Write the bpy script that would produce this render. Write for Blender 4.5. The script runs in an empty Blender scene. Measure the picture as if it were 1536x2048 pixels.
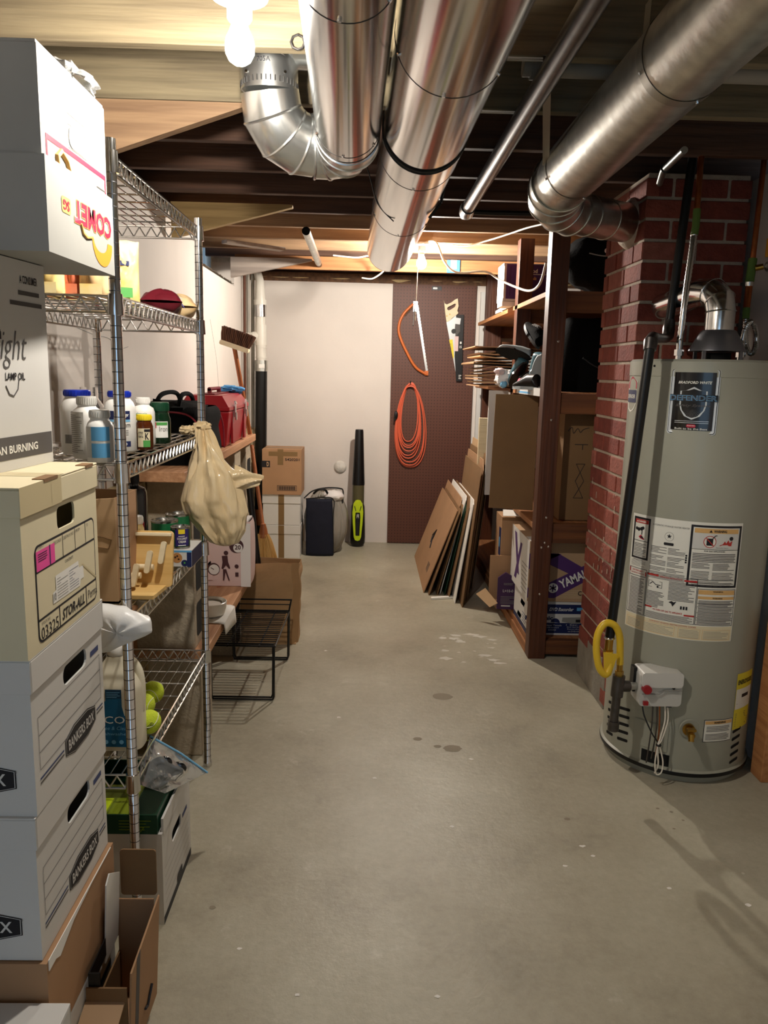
import bpy, math, random
from mathutils import Matrix, Vector, noise, geometry
random.seed(7)
PI = math.pi
SC = bpy.context.scene
COL = SC.collection

# ------------------------------------------------------------------ camera
cam_data = bpy.data.cameras.new('camera')
cam_data.sensor_fit = 'VERTICAL'; cam_data.sensor_height = 36.0
cam_data.lens = 1550.0 / 2048.0 * 36.0
cam_data.clip_start = 0.02
cam = bpy.data.objects.new('camera', cam_data); COL.objects.link(cam)
d = Vector(((738-768)/1550, -(745-1024)/1550, -1)).normalized()
u = -Vector(((563-768)/1550, -(9600-1024)/1550, -1)).normalized()
u = (u - d*u.dot(d)).normalized(); r = d.cross(u)
cam.matrix_world = Matrix.Translation((0, 0, 1.45)) @ Matrix((r, d, u)).to_4x4()
SC.camera = cam

# ------------------------------------------------------------------ light
SC.view_settings.view_transform = 'Standard'; SC.view_settings.look = 'None'
SC.view_settings.gamma = 1.0; SC.view_settings.exposure = 0.55
SC.view_settings.use_curve_mapping = False
W = bpy.data.worlds.new('daylight'); SC.world = W; W.use_nodes = True
W.node_tree.nodes['Background'].inputs[0].default_value = (0.50, 0.74, 1.0, 1)
W.node_tree.nodes['Background'].inputs[1].default_value = 0.85
BULB_NEAR, BULB_FAR = 900.0, 1650.0
SC.cycles.max_bounces = 8; SC.cycles.diffuse_bounces = 4; SC.cycles.glossy_bounces = 4
SC.cycles.transmission_bounces = 8; SC.cycles.transparent_max_bounces = 12
SC.cycles.caustics_reflective = False; SC.cycles.caustics_refractive = False
SC.cycles.sample_clamp_indirect = 4.0

# ------------------------------------------------------------------ materials
def rgb(h):
    c = [int(h[i:i+2], 16)/255 for i in (0, 2, 4)]
    return tuple(x/12.92 if x <= .04045 else ((x+.055)/1.055)**2.4 for x in c) + (1,)
MATS = {}
def mat(name, hx, rough=.6, metal=0, var=.0, scale=6, stretch=(1,1,1), hx2=None, bump=0, bscale=40,
        spec=.5, trans=0, alpha=1, ior=1.45, emit=0, coat=0, sub=0, sheen=0, detail=4, lo=.3, hi=.7):
    m = bpy.data.materials.new(name); m.use_nodes = True; MATS[name] = m
    nt = m.node_tree; N = nt.nodes; L = nt.links; b = N['Principled BSDF']
    b.inputs['Base Color'].default_value = rgb(hx)
    b.inputs['Roughness'].default_value = rough; b.inputs['Metallic'].default_value = metal
    b.inputs['Specular IOR Level'].default_value = spec; b.inputs['IOR'].default_value = ior
    b.inputs['Transmission Weight'].default_value = trans; b.inputs['Alpha'].default_value = alpha
    b.inputs['Coat Weight'].default_value = coat
    if sub:
        b.inputs['Subsurface Weight'].default_value = sub
        b.inputs['Subsurface Radius'].default_value = (.02, .015, .01)
    if emit:
        b.inputs['Emission Color'].default_value = rgb(hx); b.inputs['Emission Strength'].default_value = emit
    tc = N.new('ShaderNodeTexCoord'); mp = N.new('ShaderNodeMapping')
    mp.inputs['Scale'].default_value = stretch; L.new(tc.outputs['Object'], mp.inputs[0])
    if var or hx2:
        n = N.new('ShaderNodeTexNoise'); n.inputs['Scale'].default_value = scale; n.inputs['Detail'].default_value = detail
        L.new(mp.outputs[0], n.inputs['Vector'])
        cr = N.new('ShaderNodeValToRGB'); cr.color_ramp.elements[0].position = lo; cr.color_ramp.elements[1].position = hi
        c = rgb(hx)
        if hx2: c0, c1 = c, rgb(hx2)
        else: c0 = tuple(x*(1-var) for x in c[:3])+(1,); c1 = tuple(min(1, x*(1+var)) for x in c[:3])+(1,)
        cr.color_ramp.elements[0].color = c0; cr.color_ramp.elements[1].color = c1
        L.new(n.outputs['Fac'], cr.inputs[0]); L.new(cr.outputs[0], b.inputs['Base Color'])
    if bump:
        n2 = N.new('ShaderNodeTexNoise'); n2.inputs['Scale'].default_value = bscale; n2.inputs['Detail'].default_value = 5
        L.new(mp.outputs[0], n2.inputs['Vector'])
        bp = N.new('ShaderNodeBump'); bp.inputs['Strength'].default_value = bump; bp.inputs['Distance'].default_value = .01
        L.new(n2.outputs['Fac'], bp.inputs['Height']); L.new(bp.outputs[0], b.inputs['Normal'])
    return m

def wood(name, a, b_, axis, rough=.7, bump=.25, scale=7):
    st = {'x': (.45, 9, 9), 'y': (9, .45, 9), 'z': (9, 9, .45)}[axis]
    return mat(name, a, rough, var=0, hx2=b_, scale=scale*.6, stretch=st, bump=bump, bscale=9, detail=7, lo=.28, hi=.72)
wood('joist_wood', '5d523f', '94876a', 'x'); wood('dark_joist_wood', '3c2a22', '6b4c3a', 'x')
wood('fir_y', '9c6339', 'c48c58', 'y'); wood('gusset_wood', '7d6149', 'a98a68', 'x')
wood('fir_x', '8a5530', 'b98556', 'x'); wood('gusset_grey', '8b8078', 'b3a79c', 'x'); wood('gusset_yellow', '8e7448', 'b99c67', 'x')
wood('shelf_post_wood', '3a1d10', '5e3219', 'z', .5); wood('shelf_board_wood', '80502f', 'b07a4d', 'y')
wood('rail_wood', '4a2814', '70421f', 'x'); wood('plank_wood', 'a87752', 'cf9f78', 'y', .55)
wood('handle_wood', '8a4a26', 'b06c3d', 'z', .45); wood('light_wood', 'caa05a', 'e6c584', 'x', .4, .08)
wood('subfloor_wood', '4b3423', '765335', 'y'); wood('pale_wood', 'd7c5a0', 'eadcb9', 'x', .5, .1)
mat('galvanised', 'dcdede', .17, 1, var=.10, scale=10, stretch=(3, .12, 3), bump=.05, bscale=7)
mat('galvanised_dull', 'c6c7c0', .34, 1, var=.16, scale=22, bump=.06, bscale=30)
mat('galvanised_pale', 'd6d8d6', .27, .96, var=.08, scale=20, bump=.04, bscale=14)
mat('seam_dark', '4c4a48', .5, .8)
mat('chrome', 'd8d8d8', .09, 1); mat('chrome_wire', 'd0d0ce', .2, 1); mat('groove', '3a3a3c', .4, .8)
mat('steel_pipe', '5c5856', .32, .9, var=.2, scale=30); mat('black_pipe', '131312', .35, .2)
mat('grey_pvc', '9a958a', .5, var=.1); mat('white_pvc', 'd9d4c8', .4, var=.08, scale=9)
mat('copper', 'b4693f', .3, 1, var=.15, scale=30); mat('brass', 'b08a3e', .3, 1); mat('green_tape', '55702c', .7)
mat('plaster', 'ded5cc', .8, var=.05, scale=2.2, bump=.3, bscale=9)
mat('plaster_rough', 'd5d0c6', .85, var=.1, scale=20, bump=.8, bscale=30)
mat('mortar', 'b3a390', .9, var=.12, scale=30, bump=.4, bscale=90)
for i, c in enumerate(('7e3c30', '8c4738', '713228', '97584a')): mat('brick%d' % i, c, .85, var=.16, scale=25, bump=.5, bscale=70)
mat('grey_mortar', '8a8478', .9, var=.2, scale=12, bump=.5, bscale=50)
mat('cinder', 'ada08b', .95, var=.12, scale=24, bump=.45, bscale=90)
mat('aggregate', '857555', .9, hx2='c6b48a', scale=38, bump=1., bscale=34)
mat('cardboard', 'a8825f', .8, var=.07, scale=5); mat('cardboard_dark', '80613f', .8, var=.07, scale=5)
mat('cardboard_pale', 'c8a67e', .8, var=.06, scale=5); mat('cardboard_tan', 'b39371', .8, var=.07, scale=5)
mat('white_card', 'd2d0cb', .65, var=.03, scale=4); mat('cream_card', 'ddd2b0', .7, var=.05, scale=5)
mat('fruit_card', '9c9c97', .65, var=.05, scale=7)
mat('paper_white', 'efede6', .7); mat('kraft', 'ad8a62', .85, var=.1, scale=5, bump=.3, bscale=14)
mat('ink', '17151a', .6); mat('ink_soft', '55514f', .7); mat('ink_grey', '8b8984', .7); mat('ink_blue', '39446f', .7)
mat('dark_hole', '0a0908', .9); mat('tape_brown', '7f6440', .35); mat('tape_tan', 'cfc19a', .35)
mat('red_print', 'b8243f', .6); mat('red', '9c1620', .4, coat=.2); mat('orange_print', 'dc8f2e', .6)
mat('orange_pale', 'e9b568', .6); mat('pink_note', 'ef4fa0', .7); mat('blue_cap', '1730a8', .3)
mat('navy', '0a0f22', .8, bump=.2, bscale=160); mat('navy_print', '14204f', .5); mat('sky_print', '5fa6d6', .5)
mat('cyan_print', '7ab9e0', .5); mat('plastic_white', 'ecebe6', .35, sub=0.0); mat('plastic_grey', 'd3d2cc', .3)
mat('yellow', 'ead32a', .45); mat('yellow_hose', 'dcb72c', .4); mat('green_dark', '0d3b25', .35)
mat('green_label', '4f9a4c', .5); mat('green_can', '1f6a3f', .35); mat('lime', 'bfd616', .4); mat('lime_dark', '75840f', .5)
mat('amber_glass', '5c2a0d', .12, trans=.35, ior=1.5); mat('green_glass', '12301c', .12, trans=.3, ior=1.5)
mat('black_plastic', '0c0c0d', .38); mat('black_fabric', '040404', .9, bump=.2, bscale=120, spec=.15); mat('black_wire', '0c0c0c', .4)
mat('red_piping', '8c2634', .6); mat('toolbox_red', '9a0f1c', .35); mat('toolbox_red_dark', '6d0f1a', .45)
mat('bristle', '3a241a', .95, hx2='6a4632', scale=60, stretch=(1, 1, .1)); mat('sky_rag', '5a9fd8', .8)
mat('straw', 'e2bd7c', .8, hx2='c89a55', scale=80, stretch=(1, 1, .05)); mat('clear', 'ffffff', .05, trans=1, ior=1.25)
mat('tan_bag', 'cfb486', .16, hx2='e3cfa8', scale=8, stretch=(1,1,.35), bump=.6, bscale=34, trans=.08, coat=.4)
mat('white_bag', 'eeeeec', .35, bump=.3, bscale=22, trans=.15); mat('clear_bag', 'e8ecec', .12, trans=.82, ior=1.15, bump=.3, bscale=24)
mat('smoke_plastic', '57523a', .15)
mat('silver_print', 'c9cfd0', .4)
mat('jug', 'e6dfc8', .4, sub=0); mat('teal_print', '0f5d86', .45); mat('teal_dark', '0b3c5c', .5)
mat('tennis', 'c9dc3c', .95, bump=.4, bscale=260); mat('seam_white', 'e9edd0', .8)
mat('tin', 'b9b9b4', .25, 1); mat('purple_can', '2e2566', .4); mat('cookie', 'b27c46', .9, var=.2, scale=40)
mat('choc', '2c170d', .8); mat('maroon', '5f1320', .4); mat('chip_yellow', 'e6c465', .4, hx2='efdfae', scale=16)
mat('chip_red', 'cf5c41', .35, hx2='e38e68', scale=12); mat('chip_tan', 'dcb277', .4, hx2='ecd4a8', scale=16)
mat('pink_pack', 'dfc3c0', .35); mat('white_pack', 'e9e4e1', .35); mat('maroon_ink', '4a2a2e', .6)
mat('ceramic', 'e8e4da', .3); mat('pegboard', '4e2f22', .55)
mat('cord_orange', 'e0694a', .45); mat('saw_orange', 'c9682d', .4); mat('steel_blade', 'c9c9c6', .3, .9)
mat('tank_grey', '9d9d8e', .42, var=.03, scale=3, coat=.15); mat('label_white', 'e6e5da', .5)
mat('label_orange', 'd9ad6d', .5); mat('label_red', 'b8302c', .5); mat('black_gloss', '121113', .15, coat=.5)
mat('silver', 'd6dadb', .3, .35); mat('valve_grey', 'c4c4be', .45); mat('energy_yellow', 'e3d23a', .5)
mat('hood_grey', '85858a', .38, .8); mat('purple', '4c2a66', .55); mat('purple_dark', '3a1a45', .55)
mat('denim_bag', '121a30', .8); mat('quilt', 'c9bca6', .7, bump=.5, bscale=14); mat('clear_vinyl', 'ddd6c8', .25, trans=.6, ior=1.1)
mat('shoe_teal', '3d6470', .5); mat('shoe_grey', '9fa8aa', .5); mat('shoe_pink', 'd2506a', .6)
mat('blue_tape', '3f8fd0', .6); mat('wire_white', 'e6dfd0', .45); mat('wire_brown', '5a3220', .6)
mat('insulation', 'c9b183', .9, bump=.8, bscale=60); mat('porcelain', 'eae8e2', .25); mat('strap', 'a9a89e', .35, .9)
mat('glass_window', 'eaf4ff', .02, trans=1, ior=1.1); mat('orange_tag', 'd58a1c', .5)
mat('bulb_lit', 'fff6ea', .5, emit=1)
mat('oil_stain', '8b816e', .7); mat('paint_chip', 'e3e0d8', .6)
mat('pink_foil', 'd9c0a0', .35)
mat('patch_pale', 'cdc9bc', .6)

def concrete():
    m = mat('concrete', '999280', .5); nt = m.node_tree; N = nt.nodes; L = nt.links; b = N['Principled BSDF']
    tc = N.new('ShaderNodeTexCoord')
    def nz(s, d, rg=.6):
        n = N.new('ShaderNodeTexNoise'); n.inputs['Scale'].default_value = s; n.inputs['Detail'].default_value = d
        n.inputs['Roughness'].default_value = rg; L.new(tc.outputs['Object'], n.inputs['Vector']); return n
    def ramp(src, stops):
        c = N.new('ShaderNodeValToRGB'); e = c.color_ramp.elements
        while len(e) < len(stops): e.new(.5)
        for k, (p, h) in enumerate(stops): e[k].position = p; e[k].color = rgb(h)
        L.new(src, c.inputs[0]); return c
    def mix(a, b2, f, t='MIX'):
        x = N.new('ShaderNodeMix'); x.data_type = 'RGBA'; x.blend_type = t
        if isinstance(f, float): x.inputs[0].default_value = f
        else: L.new(f, x.inputs[0])
        L.new(a, x.inputs[6]); L.new(b2, x.inputs[7]); return x
    big = ramp(nz(1.1, 8, .65).outputs['Fac'], [(.32, '7d7560'), (.45, '9f9780'), (.56, 'aea892'), (.70, 'c6c1ac')])
    fine = ramp(nz(38, 6, .7).outputs['Fac'], [(.3, '9d9889'), (.7, 'c5c0b0')])
    a = mix(big.outputs[0], fine.outputs[0], .3)
    spots = ramp(nz(4.5, 9, .75).outputs['Fac'], [(.0, '000000'), (.60, '000000'), (.70, 'ffffff')])
    pale = N.new('ShaderNodeRGB'); pale.outputs[0].default_value = rgb('c9c5b6')
    f2 = N.new('ShaderNodeMath'); f2.operation = 'MULTIPLY'; f2.inputs[1].default_value = .6; L.new(spots.outputs[0], f2.inputs[0])
    c = mix(a.outputs[2], pale.outputs[0], f2.outputs[0])
    vo = N.new('ShaderNodeTexVoronoi'); vo.inputs['Scale'].default_value = 9; L.new(tc.outputs['Object'], vo.inputs['Vector'])
    vr = ramp(vo.outputs['Distance'], [(0, 'ffffff'), (.035, 'ffffff'), (.06, '000000')])
    chip = N.new('ShaderNodeRGB'); chip.outputs[0].default_value = rgb('d8d4c6')
    gate = ramp(nz(2.3, 2).outputs['Fac'], [(.0, '000000'), (.56, '000000'), (.62, 'ffffff')])
    mm = N.new('ShaderNodeMath'); mm.operation = 'MULTIPLY'; L.new(vr.outputs[0], mm.inputs[0]); L.new(gate.outputs[0], mm.inputs[1])
    e = mix(c.outputs[2], chip.outputs[0], mm.outputs[0])
    L.new(e.outputs[2], b.inputs['Base Color'])
    rr = N.new('ShaderNodeMapRange'); rr.inputs[3].default_value = .28; rr.inputs[4].default_value = .52
    L.new(nz(3, 6).outputs['Fac'], rr.inputs[0]); L.new(rr.outputs[0], b.inputs['Roughness'])
    bp = N.new('ShaderNodeBump'); bp.inputs['Strength'].default_value = .22; bp.inputs['Distance'].default_value = .01
    L.new(nz(24, 8, .7).outputs['Fac'], bp.inputs['Height']); L.new(bp.outputs[0], b.inputs['Normal'])
concrete()
def pegmat():
    m = MATS['pegboard']; nt = m.node_tree; N = nt.nodes; L = nt.links; b = N['Principled BSDF']
    tc = N.new('ShaderNodeTexCoord'); sp = N.new('ShaderNodeSeparateXYZ'); L.new(tc.outputs['Object'], sp.inputs[0])
    def op(o, a, v=None, b2=None):
        n = N.new('ShaderNodeMath'); n.operation = o; L.new(a, n.inputs[0])
        if b2 is not None: L.new(b2, n.inputs[1])
        elif v is not None: n.inputs[1].default_value = v
        return n.outputs[0]
    def cell(s): return op('POWER', op('SUBTRACT', op('FRACT', op('MULTIPLY', s, 39.37)), .5), 2)
    dd = op('ADD', cell(sp.outputs[0]), None, cell(sp.outputs[2]))
    hole = op('LESS_THAN', dd, .022)
    mx = N.new('ShaderNodeMix'); mx.data_type = 'RGBA'; L.new(hole, mx.inputs[0])
    mx.inputs[6].default_value = rgb('5a3527'); mx.inputs[7].default_value = rgb('2a1710'); L.new(mx.outputs[2], b.inputs['Base Color'])
pegmat()

# ------------------------------------------------------------------ mesh builder
def V(*a): return Vector(a)
FRONT = lambda x, y, z: Matrix(((1,0,0,x),(0,0,-1,y),(0,1,0,z),(0,0,0,1)))     # local xy on a face looking to -Y
RIGHT = lambda x, y, z: Matrix(((0,0,1,x),(1,0,0,y),(0,1,0,z),(0,0,0,1)))      # local xy on a face looking to +X
LEFT = lambda x, y, z: Matrix(((0,0,-1,x),(-1,0,0,y),(0,1,0,z),(0,0,0,1)))     # local xy on a face looking to -X
TOP = lambda x, y, z: Matrix.Translation((x, y, z))
RX = lambda a: Matrix.Rotation(a, 4, 'X'); RY = lambda a: Matrix.Rotation(a, 4, 'Y'); RZ = lambda a: Matrix.Rotation(a, 4, 'Z')
TR = lambda x, y, z: Matrix.Translation((x, y, z))
def CYL(cx, cy, r, z0, a0=0):                                                   # wrap local xy round a vertical cylinder
    return lambda p: Vector((cx + (r+p[2])*math.sin(a0+p[0]/r), cy - (r+p[2])*math.cos(a0+p[0]/r), z0+p[1]))
def ap(T, p):
    p = Vector(p) if len(p) == 3 else Vector((p[0], p[1], 0))
    if T is None: return p
    return T(p) if callable(T) else T @ p
def circ(x, y, r, n=20, a0=0, a1=2*PI): return [(x+r*math.cos(a0+(a1-a0)*i/n), y+r*math.sin(a0+(a1-a0)*i/n)) for i in range(n)]
def rrect(x0, y0, x1, y1, r, n=4):
    out = []
    for cx, cy, a in ((x1-r, y1-r, 0), (x0+r, y1-r, PI/2), (x0+r, y0+r, PI), (x1-r, y0+r, 1.5*PI)):
        for i in range(n+1): out.append((cx+r*math.cos(a+PI/2*i/n), cy+r*math.sin(a+PI/2*i/n)))
    return out
TXT = {}
def glyphs(s, bold, shear):
    k = (s, bold, shear)
    if k not in TXT:
        c = bpy.data.curves.new('t', 'FONT'); c.body = s; c.resolution_u = 2; c.offset = bold; c.shear = shear; c.fill_mode = 'FRONT'
        o = bpy.data.objects.new('t', c); m = o.to_mesh()
        TXT[k] = ([tuple(v.co[:2]) for v in m.vertices], [tuple(p.vertices) for p in m.polygons])
        o.to_mesh_clear(); bpy.data.objects.remove(o); bpy.data.curves.remove(c)
    return TXT[k]
class MB:
    def __init__(s): s.v = []; s.f = []; s.m = []; s.sm = []; s.mats = []
    def mi(s, n):
        if n not in s.mats: s.mats.append(n)
        return s.mats.index(n)
    def add(s, vs, fs, m, sm=False, T=None):
        o = len(s.v); k = s.mi(m)
        s.v += [ap(T, p) for p in vs]
        for f in fs: s.f.append([i+o for i in f]); s.m.append(k); s.sm.append(sm)
        return s
    def box(s, x0, y0, z0, x1, y1, z1, m, T=None):
        return s.add([(x0,y0,z0),(x1,y0,z0),(x1,y1,z0),(x0,y1,z0),(x0,y0,z1),(x1,y0,z1),(x1,y1,z1),(x0,y1,z1)],
              [(0,3,2,1),(4,5,6,7),(0,1,5,4),(1,2,6,5),(2,3,7,6),(3,0,4,7)], m, False, T)
    def prism(s, pts, d0, d1, m, T=None, holes=(), m_side=None, sm=False):
        loops = [list(pts)]+[list(h) for h in holes]
        flat = [p for lp in loops for p in lp]; n = len(flat)
        tri = geometry.tessellate_polygon([[Vector((p[0], p[1], 0)) for p in lp] for lp in loops])
        vs = [(p[0], p[1], d0) for p in flat]+[(p[0], p[1], d1) for p in flat]
        fs = []
        for t in tri:
            a, b, c = (Vector(flat[i]) for i in t)
            t = tuple(t) if (b-a).cross(c-a) > 0 else (t[0], t[2], t[1])
            fs.append(tuple(i+n for i in t)); fs.append(tuple(reversed(t)))
        s.add(vs, fs, m, False, T)
        sd = []; o = 0
        for lp in loops:
            k = len(lp)
            ar = sum(lp[i][0]*lp[(i+1) % k][1]-lp[(i+1) % k][0]*lp[i][1] for i in range(k))
            for i in range(k):
                a, b = o+i, o+(i+1) % k
                q = (a, b, b+n, a+n)
                sd.append(q if (ar > 0) == (lp is loops[0]) else tuple(reversed(q)))
            o += k
        return s.add(vs, sd, m_side or m, sm, T)
    def poly(s, pts, m, T=None, z=0):
        tri = geometry.tessellate_polygon([[Vector((p[0], p[1], 0)) for p in pts]]); fs = []
        for t in tri:
            a, b, c = (Vector(pts[i][:2]) for i in t)
            fs.append(tuple(t) if (b-a).cross(c-a) > 0 else (t[0], t[2], t[1]))
        return s.add([(p[0], p[1], z) for p in pts], fs, m, False, T)
    def rect(s, x0, y0, x1, y1, m, T=None, z=.0006, n=1):
        vs = []; fs = []
        for i in range(n+1):
            x = x0+(x1-x0)*i/n; vs += [(x, y0, z), (x, y1, z)]
        for i in range(n): fs.append((2*i, 2*i+2, 2*i+3, 2*i+1))
        return s.add(vs, fs, m, n > 1, T)
    def frame(s, x0, y0, x1, y1, w, m, T=None, z=.0008, n=1):
        s.rect(x0, y0, x1, y0+w, m, T, z, n); s.rect(x0, y1-w, x1, y1, m, T, z, n)
        s.rect(x0, y0+w, x0+w, y1-w, m, T, z); return s.rect(x1-w, y0+w, x1, y1-w, m, T, z)
    def text(s, t, x0, y0, x1, y1, m, T=None, bold=.0, shear=0, z=.001, fit=True):
        vs, fs = glyphs(t, bold, shear)
        if not vs: return s
        ax, bx = min(p[0] for p in vs), max(p[0] for p in vs); ay, by = min(p[1] for p in vs), max(p[1] for p in vs)
        sx = (x1-x0)/max(1e-6, bx-ax); sy = (y1-y0)/max(1e-6, by-ay)
        return s.add([(x0+(p[0]-ax)*sx, y0+(p[1]-ay)*sy, z) for p in vs], fs, m, False, T)
    def lines(s, x0, y0, x1, y1, n, m, T=None, fill=.45, z=.0009, seg=1, ragged=.35):
        h = (y1-y0)/n
        for i in range(n):
            y = y1-h*(i+1)
            e = x1-(x1-x0)*random.random()*ragged*(random.random() < .5)
            s.rect(x0, y, e, y+h*fill, m, T, z, seg)
        return s
    def tube(s, pts, r, m, n=8, closed=False, caps=True, sm=True, T=None):
        P = [Vector(p) for p in pts]; k = len(P); R = r if isinstance(r, (list, tuple)) else [r]*k
        tang = []
        for i in range(k):
            if closed: t = (P[(i+1) % k]-P[i]).normalized()+(P[i]-P[i-1]).normalized()
            else:
                t = Vector((0, 0, 0))
                if i < k-1: t += (P[i+1]-P[i]).normalized()
                if i > 0: t += (P[i]-P[i-1]).normalized()
            tang.append(t.normalized() if t.length > 1e-9 else Vector((0, 0, 1)))
        t0 = tang[0]; a = t0.orthogonal().normalized(); vs = []; fs = []
        for i in range(k):
            if i: a = (a - tang[i]*a.dot(tang[i])).normalized()
            b = tang[i].cross(a)
            mit = 1.0
            if 0 < i < k-1 or closed:
                d1 = (P[i]-P[i-1]).normalized(); c = max(.35, abs(d1.dot(tang[i]))); mit = 1/c
            dd = None
            if mit > 1.0001:
                d1 = (P[i]-P[i-1]).normalized(); dd = d1-tang[i]*d1.dot(tang[i])
                dd = dd.normalized() if dd.length > 1e-6 else None
            for j in range(n):
                an = 2*PI*j/n; o = a*math.cos(an)+b*math.sin(an)
                if dd: o = o + dd*(o.dot(dd)*(mit-1))
                vs.append(P[i]+o*R[i])
        for i in range(k if closed else k-1):
            i2 = (i+1) % k
            for j in range(n):
                j2 = (j+1) % n; fs.append((i*n+j, i*n+j2, i2*n+j2, i2*n+j))
        s.add(vs, fs, m, sm, T)
        if caps and not closed:
            s.add(vs[:n], [tuple(range(n-1, -1, -1))], m, False, T); s.add(vs[-n:], [tuple(range(n))], m, False, T)
        return s
    def cyl(s, p0, p1, r, m, n=24, r1=None, caps=True): return s.tube([p0, p1], [r, r if r1 is None else r1], m, n, False, caps)
    def ring(s, c, ax, R, r, m, n=32, k=6):
        ax = Vector(ax).normalized(); a = ax.orthogonal().normalized(); b = ax.cross(a); c = Vector(c)
        return s.tube([c+(a*math.cos(2*PI*i/n)+b*math.sin(2*PI*i/n))*R for i in range(n)], r, m, k, True)
    def lathe(s, prof, m, c=(0, 0, 0), n=28, T=None, sm=True):
        vs = []; fs = []
        for r_, z in prof:
            for j in range(n): vs.append((c[0]+r_*math.cos(2*PI*j/n), c[1]+r_*math.sin(2*PI*j/n), c[2]+z))
        for i in range(len(prof)-1):
            for j in range(n):
                j2 = (j+1) % n; fs.append((i*n+j, i*n+j2, (i+1)*n+j2, (i+1)*n+j))
        if prof[0][0] > 1e-5: fs.append(tuple(range(n-1, -1, -1)))
        if prof[-1][0] > 1e-5: fs.append(tuple((len(prof)-1)*n+j for j in range(n)))
        return s.add(vs, fs, m, sm, T)
    def grid(s, fn, nu, nv, m, closeu=False, T=None, sm=True):
        vs = [fn(i/nu, j/nv) for j in range(nv+1) for i in range(nu if closeu else nu+1)]
        w = nu if closeu else nu+1; fs = []
        for j in range(nv):
            for i in range(nu):
                i2 = (i+1) % w; fs.append((j*w+i, j*w+i2, (j+1)*w+i2, (j+1)*w+i))
        return s.add(vs, fs, m, sm, T)
    def blob(s, c, rx, ry, rz, m, nu=20, nv=12, rough=0, seed=0, T=None, freq=3):
        def fn(a, b):
            th = 2*PI*a; ph = PI*(b-.5)
            p = Vector((math.cos(ph)*math.cos(th), math.cos(ph)*math.sin(th), math.sin(ph)))
            k = 1+rough*noise.noise(p*freq+Vector((seed, seed*2, 0)))
            return (c[0]+p.x*rx*k, c[1]+p.y*ry*k, c[2]+p.z*rz*k)
        return s.grid(fn, nu, nv, m, True, T)
    def build(s, name, parent=None, loc=None, bev=0, seg=2, solid=0, subd=0, kind=None):
        o = Vector(parent['_o']) if parent is not None else Vector(loc or (0, 0, 0))
        me = bpy.data.meshes.new(name)
        me.from_pydata([tuple(v-o) for v in s.v], [], s.f)
        for n in s.mats: me.materials.append(MATS[n])
        me.polygons.foreach_set('material_index', s.m); me.polygons.foreach_set('use_smooth', s.sm)
        me.update()
        if any(s.sm):
            try: me.set_sharp_from_angle(angle=math.radians(40))
            except Exception: pass
        ob = bpy.data.objects.new(name, me); COL.objects.link(ob)
        ob['_o'] = tuple(o)
        if parent is not None: ob.parent = parent
        else: ob.location = o
        if subd:
            q = ob.modifiers.new('s', 'SUBSURF'); q.levels = subd; q.render_levels = subd
        if solid:
            q = ob.modifiers.new('t', 'SOLIDIFY'); q.thickness = solid; q.offset = 0
        if bev:
            q = ob.modifiers.new('b', 'BEVEL'); q.width = bev; q.segments = seg; q.limit_method = 'ANGLE'; q.angle_limit = math.radians(50)
        if kind: ob['kind'] = kind
        return ob
def tag(o, label, cat, group=None, kind=None):
    o['label'] = label; o['category'] = cat
    if group: o['group'] = group
    if kind: o['kind'] = kind
    return o
def thing(name, label, cat, loc=(0, 0, 0), group=None):
    o = bpy.data.objects.new(name, None); COL.objects.link(o); o.location = loc; o['_o'] = tuple(loc)
    o.empty_display_size = .05
    return tag(o, label, cat, group)
def struct(mb, name, loc=(0, 0, 0), bev=0): return mb.build(name, None, loc, bev, kind='structure')
def copy_tree(o, parent=None):
    c = o.copy(); COL.objects.link(c)
    if parent is not None: c.parent = parent
    for ch in o.children: copy_tree(ch, c)
    return c
def bez(p0, p1, p2, p3, n=12):
    p0, p1, p2, p3 = map(Vector, (p0, p1, p2, p3)); o = []
    for i in range(n+1):
        t = i/n; o.append(p0*(1-t)**3+p1*3*t*(1-t)**2+p2*3*t*t*(1-t)+p3*t**3)
    return o
def smooth(pts, n=6):
    P = [Vector(p) for p in pts]; o = []
    for i in range(len(P)-1):
        a, b, c, e = P[max(0, i-1)], P[i], P[i+1], P[min(len(P)-1, i+2)]
        for k in range(n):
            t = k/n
            o.append(.5*((2*b)+(c-a)*t+(2*a-5*b+4*c-e)*t*t+(3*b-a-3*c+e)*t**3))
    return o+[P[-1]]

# ================================================================== the setting
XL, XR, XR2, YB, YN = -1.0, 1.52, 2.25, 6.58, -1.6
struct(MB().box(-1.2, YN, -.08, 2.4, 6.75, 0, 'concrete'), 'floor')
w = MB()                                                       # left wall with the deep window opening
WY0, WY1, WZ0, WT = 4.80, 5.90, 2.05, 2.215
w.box(XL-.24, YN, 0, XL, WY0, WT, 'plaster').box(XL-.24, WY1, 0, XL, 6.75, WT, 'plaster').box(XL-.24, WY0, 0, XL, WY1, WZ0, 'plaster')
w.box(XL-.24, WY1, WT, XL-.008, WY1+.1, 2.428, 'plaster_rough')
struct(w, 'wall_left')
struct(MB().box(-1.2, YB, 0, 2.4, 6.75, 2.17, 'plaster'), 'wall_back')
struct(MB().box(XR, YN, 0, XR+.12, 3.72, 2.24, 'plaster'), 'wall_right')
struct(MB().box(XR2, 3.72, 0, XR2+.12, 6.75, 2.3, 'plaster').box(XR+.12, 3.62, 0, XR2+.12, 3.72, 2.3, 'plaster'), 'wall_right_rear')
struct(MB().box(-1.25, YN, 2.43, 2.4, 6.75, 2.46, 'subfloor_wood'), 'ceiling')
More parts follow.
